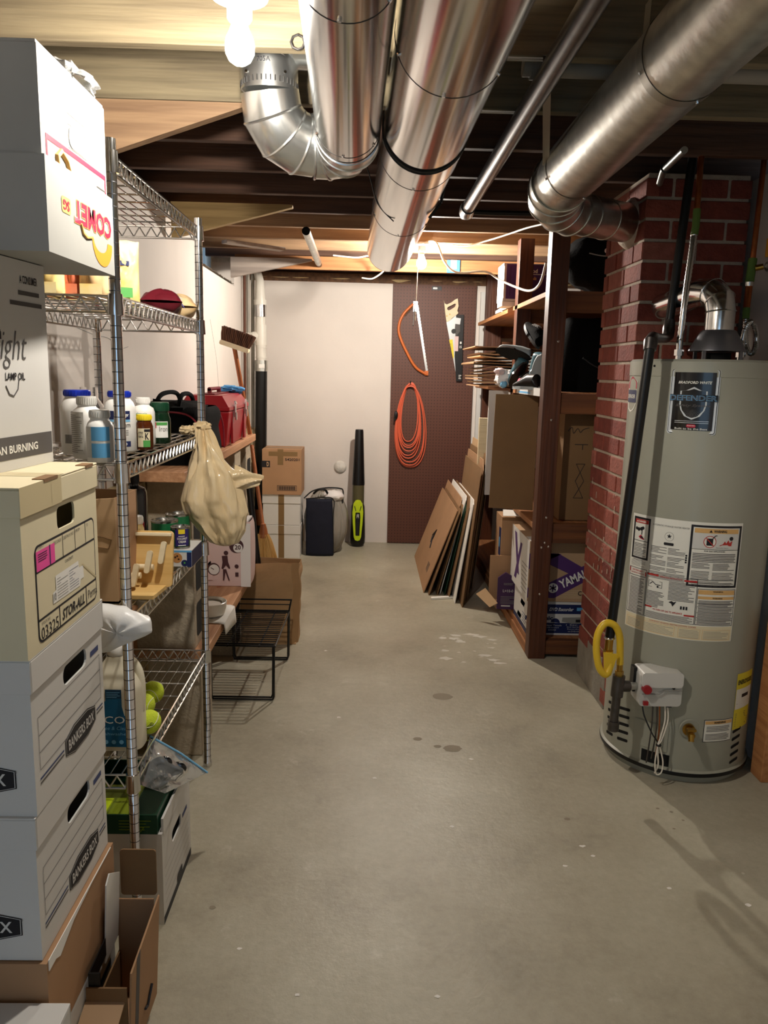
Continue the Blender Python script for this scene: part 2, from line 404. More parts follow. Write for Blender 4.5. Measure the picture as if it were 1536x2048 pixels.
# crumbled ledge below the plate of the back wall
def ledge(a, b):
    x = -1.0+a*3.2; k = noise.noise(Vector((x*6, b*2, 0)))*.012
    ph = b*PI
    return (x, YB+.02-.03*math.sin(ph)+k, 2.165+.035*b*2+k)
struct(MB().box(-1.2, YB-.01, 2.17, 2.4, 6.75, 2.24, 'subfloor_wood').grid(ledge, 120, 4, 'insulation'), 'trim_1')
struct(MB().box(XL-.2, YN, 2.215, XL-.005, WY0-.04, 2.24, 'subfloor_wood').box(XL-.2, WY1+.04, 2.215, XL-.005, 6.6, 2.24, 'subfloor_wood'), 'trim_2')
# window
wf = MB()
for y in (WY0, WY1-.03): wf.box(XL-.23, y, WZ0, XL-.16, y+.05, 2.42, 'white_pvc')
wf.box(XL-.23, WY0, 2.40, XL-.16, WY1, 2.425, 'white_pvc').box(XL-.23, WY0, WZ0, XL-.16, WY1, WZ0+.02, 'white_pvc')
win = wf.build('window_1', None, (XL, 5.2, 2.1), kind='structure')
MB().box(XL-.2, WY0+.05, WZ0+.02, XL-.195, WY1-.05, 2.40, 'glass_window').build('window_pane', win)
def sill(a, b):
    y = WY0+.02+(WY1-WY0-.04)*a; x = XL-.16+.165*b
    return (x, y, WZ0+.012+.03*(1-b)+.012*noise.noise(Vector((x*25, y*25, 3))))
MB().grid(sill, 30, 8, 'plaster_rough').build('window_sill', win)
# joists, running from wall to wall
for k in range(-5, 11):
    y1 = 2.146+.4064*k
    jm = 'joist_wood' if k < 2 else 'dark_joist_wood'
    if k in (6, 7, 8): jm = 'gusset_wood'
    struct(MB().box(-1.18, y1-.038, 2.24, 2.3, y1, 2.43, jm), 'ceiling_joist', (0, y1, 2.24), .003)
struct(MB().box(-1.25, 6.66, 2.24, 2.4, 6.75, 2.43, 'dark_joist_wood'), 'rim_board_back')
struct(MB().box(-1.25, YN, 2.24, -1.19, WY0-.02, 2.43, 'dark_joist_wood').box(-1.25, WY1+.1, 2.24, -1.19, 6.66, 2.43, 'dark_joist_wood').box(-1.25, YN, 2.2, -1.2, 4.7, 2.24, 'dark_joist_wood'), 'rim_board_left')
struct(MB().box(2.31, YN, 2.24, 2.4, 6.66, 2.43, 'dark_joist_wood'), 'rim_board_right')
struct(MB().box(.15, -1.3, 0, 2.4, -1.2, 2.43, 'plaster'), 'light_block_wall')  # unseen wall added behind the camera to hold daylight off the right side
# header carried across the far end above the second bulb
struct(MB().box(-.95, 5.64, 2.15, 2.0, 5.68, 2.239, 'fir_x'), 'ceiling_header', (0, 5.66, 2.1), .003)

# tapered boards bolted under the joists beside the left wall
def gusset(y, xt, zl, zt, m, label, x0=XL+.03):
    b = MB().prism([(x0, zl), (xt, zt-.012), (xt, zt), (x0, zt)], -.019, .019, m, FRONT(0, y, 0))
    tag(b.build('tapered_brace_board', None, (x0, y, zt), .002), label, 'board', 'tapered boards under the joists')
gusset(2.535, -.395, 2.03, 2.238, 'gusset_wood', 'large tapered tan board under the joists nearest the white boxes')
gusset(3.97, -.385, 2.07, 2.238, 'gusset_yellow', 'tapered yellowish board with knots above the chrome rack end')
gusset(5.60, -.41, 2.075, 2.212, 'gusset_grey', 'tapered grey painted board by the small basement window')
b = MB().prism([(0, 0), (.07, 0), (.07, .42), (0, .42)], 0, .02, 'gusset_grey', TR(-.93, 5.05, 2.215) @ RZ(-.9))
tag(b.build('ceiling_strip', None, (-.93, 5.05, 2.2)), 'short grey strip nailed under the joists beside the window', 'board')

# chimney of separate bricks in one mortar body
ch = MB(); CX0, CX1, CY0, CY1, CH = 1.068, 1.48, 3.17, 3.66, 2.24
ch.box(CX0+.006, CY0+.006, 0, CX1-.006, CY1-.006, CH, 'mortar')
ch.box(CX0-.002, CY0+.05, 0, CX0+.02, CY1+.002, .22, 'grey_mortar')
bh, jt = .0665, .0125; z = .02; row = 0
while z < CH-.02:
    L_ = .205
    for face in (0, 1):
        a0, a1 = (CY0, CY1) if face == 0 else (CX0, CX1)
        p = a0 - (.105 if row % 2 == face else 0)
        while p < a1:
            q0, q1 = max(a0, p), min(a1, p+L_)
            if q1-q0 > .03:
                mm = 'brick%d' % random.choice((0, 0, 1, 1, 2, 3)); j = random.uniform(-.0015, .0025)
                if face == 0: ch.box(CX0-j, q0, z, CX0+.05, q1, z+bh, mm)
                else: ch.box(q0, CY0-j, z, q1, CY0+.05, z+bh, mm)
            p += L_+jt
    z += bh+jt; row += 1
for q in range(26):
    y = random.uniform(CY0+.03, CY1-.03); zz = random.uniform(.45, 1.0); hgt = random.uniform(.008, .035)
    ch.rect(y, zz, y+random.uniform(.004, .012), zz+hgt, 'mortar', LEFT(CX0-.004, 0, 0) @ Matrix.Scale(-1, 4, (1, 0, 0)), .0)
tag(ch.build('brick_chimney', None, (1.28, 3.4, 0), .0025, 1), 'red brick chimney column with pale mortar behind the grey water heater', 'chimney')
# wooden studs at the right wall
s1 = MB().box(1.468, 2.60, 0, 1.50, 2.68, .62, 'fir_y')
tag(s1.build('wood_stud', None, (1.49, 2.65, 0), .003), 'orange brown wooden stud on the floor right of the water heater', 'stud')
# hairline cracks in the left wall
ck = MB()
for pts in ([(2.45, 1.585), (2.62, 1.58), (2.9, 1.56), (3.05, 1.555), (3.2, 1.53), (3.3, 1.535)], [(2.9, 1.93), (3.1, 1.90), (3.3, 1.86)], [(5.0, 1.75), (5.2, 1.5), (5.25, 1.3)]):
    ck.tube(smooth([(XL+.0004, y+.02*noise.noise(Vector((y*9, z, 0))), z+.012*noise.noise(Vector((y*20, z, 5)))) for y, z in pts], 8), .0012, 'ink_grey', 4)
struct(ck, 'wall_cracks')

# ================================================================== lamps
def lamp(name, label, x, y, z, zt, power, socket):
    t = thing(name, label, 'lamp', (x, y, zt))
    prof = [(.0001, -.036), (.012, -.035), (.022, -.028), (.029, -.014), (.03, 0), (.027, .014), (.02, .028), (.0145, .042), (.013, .056)]
    bulb = MB().lathe(prof, 'bulb_lit', (x, y, z), 24).build('light_bulb', t)
    bulb['label'] = 'lit glowing bulb'
    MB().lathe([(.0135, .05), (.0145, .058), (.0145, .075)], 'brass', (x, y, z)).build('bulb_base', t)
    if socket:
        s = MB().lathe([(.0215, .045), (.025, .05), (.026, .095), (.034, .105)], 'porcelain', (x, y, z))
        s.lathe([(.03, .105), (.057, zt-z-.02), (.06, zt-z-.012), (.06, zt-z)], 'porcelain', (x, y, z)).build('lamp_socket', t)
    else:
        MB().lathe([(.02, .06), (.024, .064), (.024, .10), (.05, zt-z-.012), (.05, zt-z)], 'porcelain', (x, y, z)).build('lamp_socket', t)
    lm = MATS['bulb_lit'].copy(); lm.name = name+'_glow'
    lm.node_tree.nodes['Principled BSDF'].inputs['Emission Strength'].default_value = power
    bulb.data.materials.clear(); bulb.data.materials.append(lm)
    return t
lamp('ceiling_lamp', 'glowing bulb in white porcelain socket nearest the viewer, left of the big ducts', -.275, 1.72, 2.096, 2.205, BULB_NEAR, True)
tag(MB().prism([(-.275+.05*math.cos(PI/8+k*PI/4), 1.72+.05*math.sin(PI/8+k*PI/4)) for k in range(8)], 2.207, 2.24, 'strap').build('junction_box', None, (-.275, 1.72, 2.207)), 'metal octagon box above the near lamp socket', 'junction box')
l2 = lamp('ceiling_lamp', 'glowing bulb with pull cord beyond the long duct, near the pegboard', .31, 4.97, 2.122, 2.24, BULB_FAR, False)
MB().tube(smooth([(.298, 4.955, 2.20), (.288, 4.94, 2.17), (.284, 4.94, 2.0), (.28, 4.94, 1.80)], 4), .0022, 'wire_white', 6).cyl((.28, 4.94, 1.80), (.28, 4.94, 1.775), .004, 'wire_white', 8).build('pull_cord', l2)
b = MB().tube(smooth([(-.40, 1.70, 2.30), (-.36, 1.70, 2.236), (-.335, 1.71, 2.205), (-.315, 1.72, 2.215)], 5), .0055, 'wire_white', 8)
tag(b.build('lamp_cable', None, (-.36, 1.70, 2.23)), 'short pale cable looping beside the near lamp socket', 'cable')
b = MB().ring((-.193, 2.102, 2.252), (0, 1, 0), .017, .003, 'seam_dark', 8)
tag(b.build('conduit_ring', None, (-.193, 2.10, 2.25)), 'small dark ring on the joist between near bulb and left duct', 'ring')

# ================================================================== sheet metal ducts
def duct_part(name, root, pts, r, m='galvanised', beads=(), crimp=(), n=48):
    b = MB().tube(pts, r, m, n)
    P = [Vector(p) for p in pts]
    for i, br in beads:
        ax = (P[min(i+1, len(P)-1)]-P[max(i-1, 0)]).normalized()
        rr = r[i] if isinstance(r, (list, tuple)) else r
        b.ring(P[i], ax, rr, br, m, 40, 6)
    return b.build(name, root)
def lerp(a, b_, t): return tuple(x+(y-x)*t for x, y in zip(a, b_))
def seam(root, c, ax, r, screws=6, m='seam_dark', w=.0009):
    b = MB()
    b.ring(c, ax, r+.0002, w, m, 48, 5)
    ax = Vector(ax).normalized(); a = ax.orthogonal().normalized(); q = ax.cross(a)
    for i in range(screws):
        an = 2*PI*i/screws+.4; o = a*math.cos(an)+q*math.sin(an)
        b.cyl(Vector(c)+o*r-ax*.012, Vector(c)+o*(r+.004)-ax*.012, .004, 'chrome', 8)
    return b.build('duct_seam', root)
# left duct and its elbow
t = thing('round_duct', 'left shiny round duct running from above the viewer into a silver elbow', 'duct', (-.05, 1.8, 2.11))
A0, A1 = (-.03, .7, 2.115), (-.071, 2.30, 2.105)
duct_part('duct_pipe', t, [A0, A1], .088)
ax = Vector(A1)-Vector(A0)
seam(t, lerp(A0, A1, .45), ax, .088); seam(t, lerp(A0, A1, .955), ax, .088); seam(t, lerp(A0, A1, .985), ax, .0885, 0)
E1 = [A1, (-.074, 2.35, 2.103), (-.092, 2.405, 2.10), (-.135, 2.43, 2.097), (-.175, 2.425, 2.095)]
duct_part('duct_elbow', t, E1, [.09, .09, .09, .088, .086], 'galvanised_pale', beads=((1, .004), (2, .004), (3, .004), (4, .004)))
t2 = thing('duct_elbow', 'crooked silver elbow pipe rising left of the ducts under the near bulb', 'duct', (-.27, 2.37, 2.1))
E2 = [(-.172, 2.425, 2.095), (-.215, 2.41, 2.098), (-.258, 2.38, 2.118), (-.286, 2.355, 2.16), (-.292, 2.34, 2.215)]
duct_part('elbow_pipe', t2, E2, [.082, .084, .084, .083, .081], 'galvanised_pale', beads=((1, .004), (2, .004), (3, .004)))
b = MB().tube([(-.292, 2.34, 2.215), (-.292, 2.333, 2.27), (-.292, 2.332, 2.30)], .079, 'galvanised_pale', 48)
for i in range(40):
    an = 2*PI*i/40
    b.cyl((-.292+.0795*math.cos(an), 2.338+.0795*math.sin(an), 2.218), (-.292+.0795*math.cos(an), 2.338+.0795*math.sin(an), 2.232), .0016, 'seam_dark', 5)
b.text('705A', -.025, 0, .012, .012, 'ink', lambda p: Vector((-.292+.0795*math.sin(p[0]/.0795), 2.333-.0798*math.cos(p[0]/.0795), 2.262+p[1])))
for q in (-.055, .05): b.cyl((-.292+q, 2.275+.02*abs(q)*10, 2.243), (-.292+q, 2.262+.02*abs(q)*10, 2.243), .004, 'chrome', 8)
b.build('collar_pipe', t2)
duct_part('upper_elbow', t2, [(-.292, 2.332, 2.30), (-.275, 2.335, 2.335), (-.235, 2.335, 2.350), (-.16, 2.335, 2.350), (0, 2.335, 2.35)], .077, 'galvanised_pale', beads=((0, .004), (1, .004), (2, .004), (3, .003)))
# the long middle duct
t = thing('round_duct', 'long fat middle duct reaching to the second bulb', 'duct', (.12, 2.5, 2.07))
B0, B1, B2 = (.175, .7, 2.118), (.143, 2.30, 2.118), (.098, 4.42, 2.118)
duct_part('duct_pipe', t, [B0, lerp(B1, B0, .03)], .117)
duct_part('duct_pipe', t, [B1, B2], .121)
ax = Vector(B1)-Vector(B0); ax2 = Vector(B2)-Vector(B1)
seam(t, lerp(B0, B1, .62), ax, .117); seam(t, lerp(B0, B1, .985), ax, .119, 0, w=.002)
seam(t, lerp(B1, B2, .09), ax2, .121, 3); seam(t, lerp(B1, B2, .47), ax2, .121, 6)
MB().tube([B2, (.0975, 4.44, 2.118)], [.121, .1205], 'seam_dark', 48).build('duct_end', t)
b = MB()
pts = [(.262, 3.0, 2.238), (.264, 3.0, 2.14), (.252, 3.0, 2.07), (.21, 3.0, 2.015)]
for i in range(len(pts)-1): b.tube([pts[i], pts[i+1]], .006, 'black_plastic', 6)
tag(b.build('hanger_strap', None, (.26, 2.76, 2.2)), 'black perforated strap hanging by the right side of the middle duct', 'strap')
b = MB().tube(smooth([(-.04, 3.0, 2.24), (-.01, 3.0, 2.15), (.02, 3.0, 2.06), (.08, 3.0, 2.0)], 5), .0022, 'black_wire', 6)
tag(b.build('hanger_wire', None, (-.03, 2.7, 2.2)), 'thin dark wire hanging along the left side of the middle duct', 'wire')
# right duct to the chimney
t = thing('round_duct', 'right dull flue duct slanting over the water heater to the chimney', 'duct', (.66, 2.0, 2.13))
C0, C1 = (.668, .5, 2.15), (.658, 2.86, 2.122)
duct_part('duct_pipe', t, [C0, C1], .098, 'galvanised_dull')
ax = Vector(C1)-Vector(C0)
seam(t, lerp(C0, C1, .555), ax, .098, 4); seam(t, lerp(C0, C1, .93), ax, .098, 4)
MB().box(.5745, .5, 2.128, .577, 2.84, 2.133, 'seam_dark').build('long_seam', t)
for q in (.548, .925): MB().tube([lerp(C0, C1, q-.007), lerp(C0, C1, q+.007)], .0992, 'strap', 48, False, False).build('duct_band', t)
duct_part('duct_elbow', t, [C1, (.66, 2.93, 2.115), (.672, 2.995, 2.098), (.71, 3.055, 2.08), (.765, 3.10, 2.07)], [.101, .1, .098, .092, .087], 'galvanised_dull', ((0, .004), (1, .004), (2, .004), (3, .004), (4, .004)))
duct_part('flue_pipe', t, [(.755, 3.095, 2.072), (.83, 3.15, 2.07), (.93, 3.24, 2.075), (1.08, 3.345, 2.08)], .077, 'galvanised_dull', ((1, .003), (2, .003)))
b = MB().lathe([(.074, 0), (.105, .0), (.10, .018), (.084, .04), (.077, .042)], 'mortar', (0, 0, 0), 28, TR(1.078, 3.345, 2.08) @ RY(-PI/2))
b.build('mortar_collar', t)
b = MB().prism([(-.011, 0), (.011, 0), (.011, 1), (-.011, 1)], -.001, .001, 'strap', lambda p: Vector((.43+(.568-.43)*p[1]+p[0], 2.10+(2.70-2.10)*p[1], 2.24-.105*p[1]+p[2])))
tag(b.build('hanger_strap', None, (.43, 2.1, 2.24)), 'flat metal strap slanting from a joist down to the right duct', 'strap')
b = MB().prism([(-.02, 0), (.02, 0), (.02, .14), (-.02, .14)], -.001, .001, 'strap', lambda p: Vector((.575+.02*p[1], 1.80+p[0], 2.10+p[1]+p[2])))
tag(b.build('hanger_strap', None, (.58, 1.8, 2.24)), 'wide metal strap beside the right duct near the top of view', 'strap')
# pipes along the ceiling
t = thing('steel_pipe', 'dark steel pipe between middle and right ducts with coupling at its end', 'pipe', (.43, 2.5, 2.18))
MB().cyl((.436, .4, 2.19), (.428, 3.68, 2.185), .0285, 'steel_pipe', 24).build('pipe', t)
MB().tube([(.428, 3.62, 2.185), (.428, 3.68, 2.184), (.432, 3.73, 2.182), (.43, 3.75, 2.18)], [.033, .034, .034, .028], 'steel_pipe', 20).tube([(.45, 3.72, 2.183), (.56, 3.735, 2.185), (1.0, 3.74, 2.19)], .012, 'black_pipe', 10).build('pipe_coupling', t)
b = MB().cyl((.40, 2.27, 2.275), (1.75, 2.27, 2.275), .026, 'grey_pvc', 20).cyl((.42, 2.27, 2.275), (.50, 2.27, 2.275), .033, 'grey_pvc', 20)
tag(b.build('drain_pipe', None, (1.0, 2.27, 2.25)), 'pale grey horizontal pipe in the joist bay above the right duct', 'pipe')
t = thing('pipe_stub', 'short galvanised pipe slanting under the joists by the small window', 'pipe', (-.36, 5.2, 2.2))
MB().tube([(-.358, 4.43, 2.20), (-.362, 5.55, 2.185)], .023, 'galvanised_dull', 18, False, False).cyl((-.358, 4.45, 2.2), (-.358, 4.46, 2.2), .019, 'dark_hole', 18).build('pipe', t)
MB().tube([(-.362, 5.55, 2.185), (-.362, 5.75, 2.18), (-.36, 5.9, 2.2)], .02, 'black_pipe', 14).build('pipe_end', t)
b = MB().tube([(1.03, 2.72, 2.2), (1.065, 3.0, 2.205), (1.10, 3.13, 2.19)], .012, 'galvanised_dull', 12).ring((1.062, 2.97, 2.204), (.1, 1, 0), .014, .003, 'seam_dark', 14)
tag(b.build('conduit', None, (1.06, 2.9, 2.2)), 'thin metal conduit near the ceiling in front of the brick chimney', 'conduit')
# cables round the far lamp
CB = [('white cable drooping from the far bulb to the brown shelf posts', .0065, 'wire_white', [(.32, 4.96, 2.24), (.389, 4.90, 2.235), (.444, 4.85, 2.112), (.517, 4.80, 2.050), (.667, 4.70, 2.047), (.749, 4.65, 1.996), (.812, 4.42, 1.93), (.84, 4.2, 1.893), (.85, 4.02, 1.91), (.858, 3.94, 2.0)]),
      ('pale cable looping under the joists toward the right duct', .005, 'wire_white', [(.33, 4.95, 2.238), (.444, 4.90, 2.225), (.555, 4.80, 2.203), (.673, 4.70, 2.220), (.768, 4.50, 2.228), (.83, 4.30, 2.227), (.9, 4.1, 2.218)]),
      ('pale cable hanging left of the long duct end by the back wall', .005, 'wire_white', [(-.25, 5.3, 2.20), (-.1, 5.3, 2.19), (.02, 5.35, 2.21), (.1, 5.4, 2.15), (.02, 5.45, 2.08), (-.06, 5.5, 2.085)])]
for lb, rr, mm, pp in CB: tag(MB().tube(smooth(pp, 6), rr, mm, 8).build('electric_cable', None, pp[0]), lb, 'cable')
b = MB().box(.53, 5.62, 2.15, .62, 5.638, 2.235, 'blue_tape').box(.555, 5.615, 2.175, .597, 5.622, 2.235, 'paper_white')
tag(b.build('junction_box', None, (.575, 5.63, 2.2)), 'blue and white junction box on the beam right of the far bulb', 'junction box')

# ================================================================== water heater
HX, HY, HR, HZ = 1.23, 2.85, .265, 1.52
t = thing('water_heater', 'tall grey cylindrical gas water heater standing beside the brick chimney', 'water heater', (HX, HY, 0))
body = MB().lathe([(.252, .0), (.252, .03), (.272, .032), (.274, .045), (HR, .05), (HR, HZ-.06), (HR+.002, HZ-.058), (HR+.002, HZ-.008), (HR-.006, HZ), (.05, HZ+.004), (.0001, HZ+.004)], 'tank_grey', (HX, HY, 0), 96)
body.lathe([(.2745, .03), (.2755, .036), (.2745, .044)], 'black_plastic', (HX, HY, 0), 96)
cy = lambda th, z: CYL(HX, HY, HR, z, th)
# louvre slots left and right of the burner door
for k in range(5):
    for c0, thc in ((0, -1.43), (1, -1.12)):
        body.poly([(x, y+.18*x) for x, y in rrect(-.027, -.006, .027, .006, .005)], 'dark_hole', cy(thc, .085+.031*k+(.012 if c0 else 0)), .0012)
for k in range(5): body.poly([(x, y+.18*x) for x, y in rrect(-.024, -.006, .024, .006, .005)], 'dark_hole', cy(.56, .075+.030*k), .0012)
body.rect(-.05, 0, .05, .045, 'dark_hole', cy(-.60, .055), .0015, 6)
body.rect(-.07, 0, .055, .10, 'tank_grey', cy(-.66, .11), .003, 6)
body.cyl((HX+math.sin(-1.09)*HR, HY-math.cos(-1.09)*HR, 1.496), (HX+math.sin(-1.09)*(HR+.004), HY-math.cos(-1.09)*(HR+.004), 1.496), .004, 'dark_hole', 10)
body.build('tank', t)
# maker's badge
bd = MB(); T = cy(-.53, 1.268); w2, h2 = .079, .221
bd.poly(rrect(-w2, 0, w2, h2, .01), 'silver_print', T, .002)
bd.poly(rrect(-w2+.003, .003, w2-.003, h2-.003, .008), 'ink', T, .0024)
bd.poly(rrect(-w2+.005, .005, w2-.005, h2-.005, .007), 'silver', T, .0028)
bd.rect(-w2+.013, .015, w2-.013, h2-.013, 'black_gloss', T, .0032, 8)
bd.text('BRADFORD WHITE', -.052, .170, .054, .179, 'label_white', T, .02, .25, .0038)
sh = [(-.043, .146), (-.024, .148), (0, .160), (.024, .148), (.043, .146), (.043, .10), (.038, .082), (.025, .062), (.0, .05), (-.025, .062), (-.038, .082), (-.043, .10)]
bd.poly(sh, 'silver_print', T, .0038)
for k in range(-6, 7): bd.poly([(0, .085), (k*.0052-.0004, .056+.0006*k*k), (k*.0052+.0004, .056+.0006*k*k)], 'ink_grey', T, .0042)
bd.text('Safety System', -.055, .092, .055, .102, 'ink_soft', T, .01, .3, .0044)
bd.rect(-.076, .112, .076, .134, 'ink', T, .005, 8); bd.text('DEFENDER', -.074, .1145, .074, .1315, 'sky_print', T, .03, 0, .0058)
bd.text('DEFENDER', -.072, .116, .072, .130, 'ink_soft', T, .0, 0, .0062)
bd.rect(-.054, .0445, .054, .046, 'silver', T, .0038, 6); bd.rect(-.054, .0385, .054, .040, 'silver', T, .0038, 6)
bd.poly(rrect(-.015, .024, .015, .0345, .005), 'red_print', T, .0038); bd.text('BRADFORD', -.012, .0285, .012, .032, 'label_white', T, .01, 0, .0042)
bd.text('Built to be the Best', -.052, .0165, .052, .0225, 'label_white', T, .01, 0, .0038)
o = bd.build('brand_badge', t); o['label'] = 'black and chrome framed badge'
# big instruction label
lb = MB(); T = cy(-.50, .545); LW, LH = .2, .425
lb.rect(-LW, 0, LW, LH, 'label_white', T, .001, 24)
def sub(x0, y0, x1, y1, w, m='ink'): lb.frame(x0, y0, x1, y1, w, m, T, .0016, 8)
sub(-.192, .262, -.117, .415, .0075); lb.rect(-.184, .393, -.125, .407, 'label_red', T, .0018, 4); lb.text('DANGER', -.168, .3965, -.134, .4035, 'label_white', T, .03, 0, .0022)
lb.poly([(-.178, .3965), (-.170, .3965), (-.174, .4035)], 'label_white', T, .0022)

for x, y, r_ in ((-.176, .372, .006), (-.166, .370, .007), (-.154, .373, .007), (-.147, .377, .006)): lb.poly(circ(x, y, r_, 10), 'ink', T, .0018)
lb.rect(-.153, .352, -.149, .372, 'ink', T, .0018); lb.poly([(-.165, .343), (-.154, .352), (-.138, .337), (-.142, .334), (-.158, .338)], 'red_print', T, .0018)
lb.poly([(-.16, .342), (-.15, .348), (-.139, .336)], 'ink', T, .002)
lb.rect(-.188, .328, -.121, .330, 'ink', T, .0018, 4)
for k in range(4): lb.lines(-.182, .306-.0165*k, -.128, .322-.0165*k, 3, 'ink_soft', T, .4, .0018, 4)
lb.lines(-.190, .235, -.125, .257, 5, 'ink_grey', T, .35, .0016, 3)
lb.text('AUTOMATIC STORAGE WATER HEATER', -.108, .396, .02, .402, 'ink_soft', T, 0, 0, .0016)
lb.poly(circ(-.045, .363, .016, 24), 'ink_grey', T, .0015); lb.poly(circ(-.045, .363, .0148, 24), 'label_white', T, .0018)
st = []
for k in range(10): a = PI/2+2*PI*k/10; rr_ = .009 if k % 2 == 0 else .0038; st.append((-.045+rr_*math.cos(a), .364+rr_*math.sin(a)))
lb.poly(st, 'ink', T, .002); lb.poly(rrect(-.062, .331, -.028, .341, .003), 'ink', T, .0018)
for y0_, n_ in ((.300, 5), (.278, 3), (.256, 4), (.236, 3)):
    lb.lines(-.108, y0_, -.05, y0_+.005*n_, n_, 'ink_soft', T, .4, .0016, 2, .6); lb.lines(-.045, y0_, .012, y0_+.005*n_, n_, 'ink_soft', T, .4, .0016, 2, .8)
for k in range(4): lb.rect(.0135, .276+.008*k, .0195, .282+.008*k, 'ink', T, .0017)
lb.lines(-.110, .206, .017, .233, 6, 'ink_grey', T, .6, .0016, 6, .05)
sub(.024, .196, .196, .415, .0075)
lb.rect(.036, .388, .184, .404, 'label_orange', T, .0018, 8); lb.text('WARNING', .098, .391, .142, .400, 'ink', T, .03, 0, .0022); lb.poly([(.083, .391), (.094, .391), (.0885, .400)], 'ink', T, .0022)
lb.rect(.033, .334, .187, .386, 'plastic_grey', T, .0016, 8)
lb.poly(circ(.088, .358, .021, 28), 'label_red', T, .0018); lb.poly(circ(.088, .358, .0185, 28), 'label_white', T, .002)
lb.rect(.077, .345, .098, .370, 'ink', T, .0023); lb.tube([(.096, .37, .0024), (.104, .380, .0024), (.110, .381, .0024)], .0012, 'ink', 5, T=T)
lb.poly([(.074, .370), (.076, .372), (.102, .345), (.100, .343)], 'label_red', T, .0026)
lb.poly([(.118, .345), (.132, .352), (.138, .362), (.143, .354), (.150, .366), (.155, .356), (.164, .364), (.162, .345)], 'label_red', T, .002)
lb.poly(circ(.160, .371, .007, 12), 'ink', T, .0022); lb.text('Flammable Vapors', .110, .336, .152, .340, 'ink', T, 0, 0, .002)
lb.rect(.031, .330, .189, .3315, 'ink', T, .0018, 8); lb.text('FOR GAS APPLIANCES', .072, .3225, .142, .327, 'ink', T, .02, 0, .0018)
lb.lines(.036, .291, .182, .319, 5, 'ink_soft', T, .5, .0016, 6, .05); lb.rect(.036, .286, .184, .288, 'ink', T, .0018, 8)
lb.lines(.036, .263, .095, .284, 5, 'ink_soft', T, .45, .0016, 3); lb.lines(.105, .258, .182, .284, 6, 'ink_soft', T, .45, .0016, 3)
lb.lines(.036, .224, .095, .255, 7, 'ink_soft', T, .4, .0016, 3); lb.lines(.105, .224, .182, .252, 6, 'ink_soft', T, .4, .0016, 3)
for y in (.221, .2085): lb.rect(.034, y, .184, y+.0018, 'ink', T, .0018, 8)
lb.lines(.04, .2115, .178, .2195, 2, 'ink_soft', T, .4, .0016, 6); lb.lines(.04, .2005, .178, .2075, 2, 'ink_soft', T, .4, .0016, 6)
sub(-.196, .058, -.116, .228, .0018); lb.rect(-.194, .210, -.190, .226, 'label_red', T, .0018); lb.rect(-.122, .203, -.118, .219, 'label_red', T, .0018)
lb.text('FOR YOUR SAFETY', -.180, .215, -.13, .2215, 'label_red', T, .02, 0, .0018); lb.text('READ BEFORE OPERATING', -.186, .206, -.126, .211, 'label_red', T, .01, 0, .0018)
lb.rect(-.194, .198, -.118, .2, 'ink', T, .0018, 4); lb.lines(-.188, .062, -.124, .194, 26, 'ink_soft', T, .45, .0016, 4)
sub(-.114, .058, .062, .222, .0018)
lb.rect(-.112, .214, -.070, .2205, 'label_red', T, .0018, 3); lb.rect(.018, .210, .060, .2165, 'label_red', T, .0018, 3); lb.text('OPERATING INSTRUCTIONS', -.066, .2125, .012, .2185, 'label_red', T, .02, 0, .0018)
lb.lines(-.032, .137, .054, .206, 14, 'ink_soft', T, .45, .0016, 5); lb.lines(-.108, .100, -.045, .160, 12, 'ink_soft', T, .45, .0016, 4)
lb.frame(-.105, .172, -.055, .196, .0015, 'ink_soft', T, .0018); lb.tube([(-.1, .182, .002), (-.09, .192, .002), (-.078, .183, .002), (-.06, .183, .002)], .0012, 'ink', 5, T=T); lb.poly(circ(-.07, .176, .004, 8), 'ink', T, .002)
lb.poly([(-.028, .128), (-.018, .134), (-.01, .130), (-.002, .135), (-.006, .126), (-.014, .114), (-.018, .124)], 'ink', T, .002)
for k in range(3): lb.rect(.012+.009*k, .108, .018+.009*k, .120, 'ink', T, .002)
lb.rect(-.112, .096, -.086, .102, 'label_red', T, .0018, 2); lb.rect(.026, .085, .060, .091, 'label_red', T, .0018, 2); lb.text('TO TURN OFF GAS TO APPLIANCE', -.082, .089, .02, .0955, 'label_red', T, .02, 0, .0018)
lb.lines(-.108, .062, .055, .084, 6, 'ink_soft', T, .45, .0016, 8, .1)
sub(.064, .058, .196, .190, .0018); lb.rect(.067, .170, .193, .186, 'label_orange', T, .0014, 6); lb.rect(.067, .153, .193, .163, 'label_orange', T, .0014, 6)
lb.text('WARNING', .115, .179, .150, .184, 'ink', T, .02, 0, .002); lb.text('WARNING', .115, .155, .150, .160, 'ink', T, .02, 0, .002)
lb.lines(.07, .062, .19, .150, 20, 'ink_soft', T, .5, .0016, 6, .15)
for y in (.136, .124, .102, .084, .075): lb.rect(.067, y, .193, y+.002, 'ink_soft', T, .0018, 6)
lb.rect(-.197, .002, .197, .054, 'cream_card', T, .0013, 20); lb.text('CONSULT ANSI/UL INSTALLATION CODES', -.09, .046, .07, .051, 'label_red', T, 0, 0, .0018)
for x0_, x1_ in ((-.190, -.122), (-.115, .0), (.012, .085), (.092, .19)):
    lb.frame(x0_, .006, x1_, .042, .0009, 'label_orange', T, .0016, 4); lb.lines(x0_+.004, .009, x1_-.004, .04, 6, 'ink_grey', T, .25, .0018, 4)
lb.build('instruction_label', t)
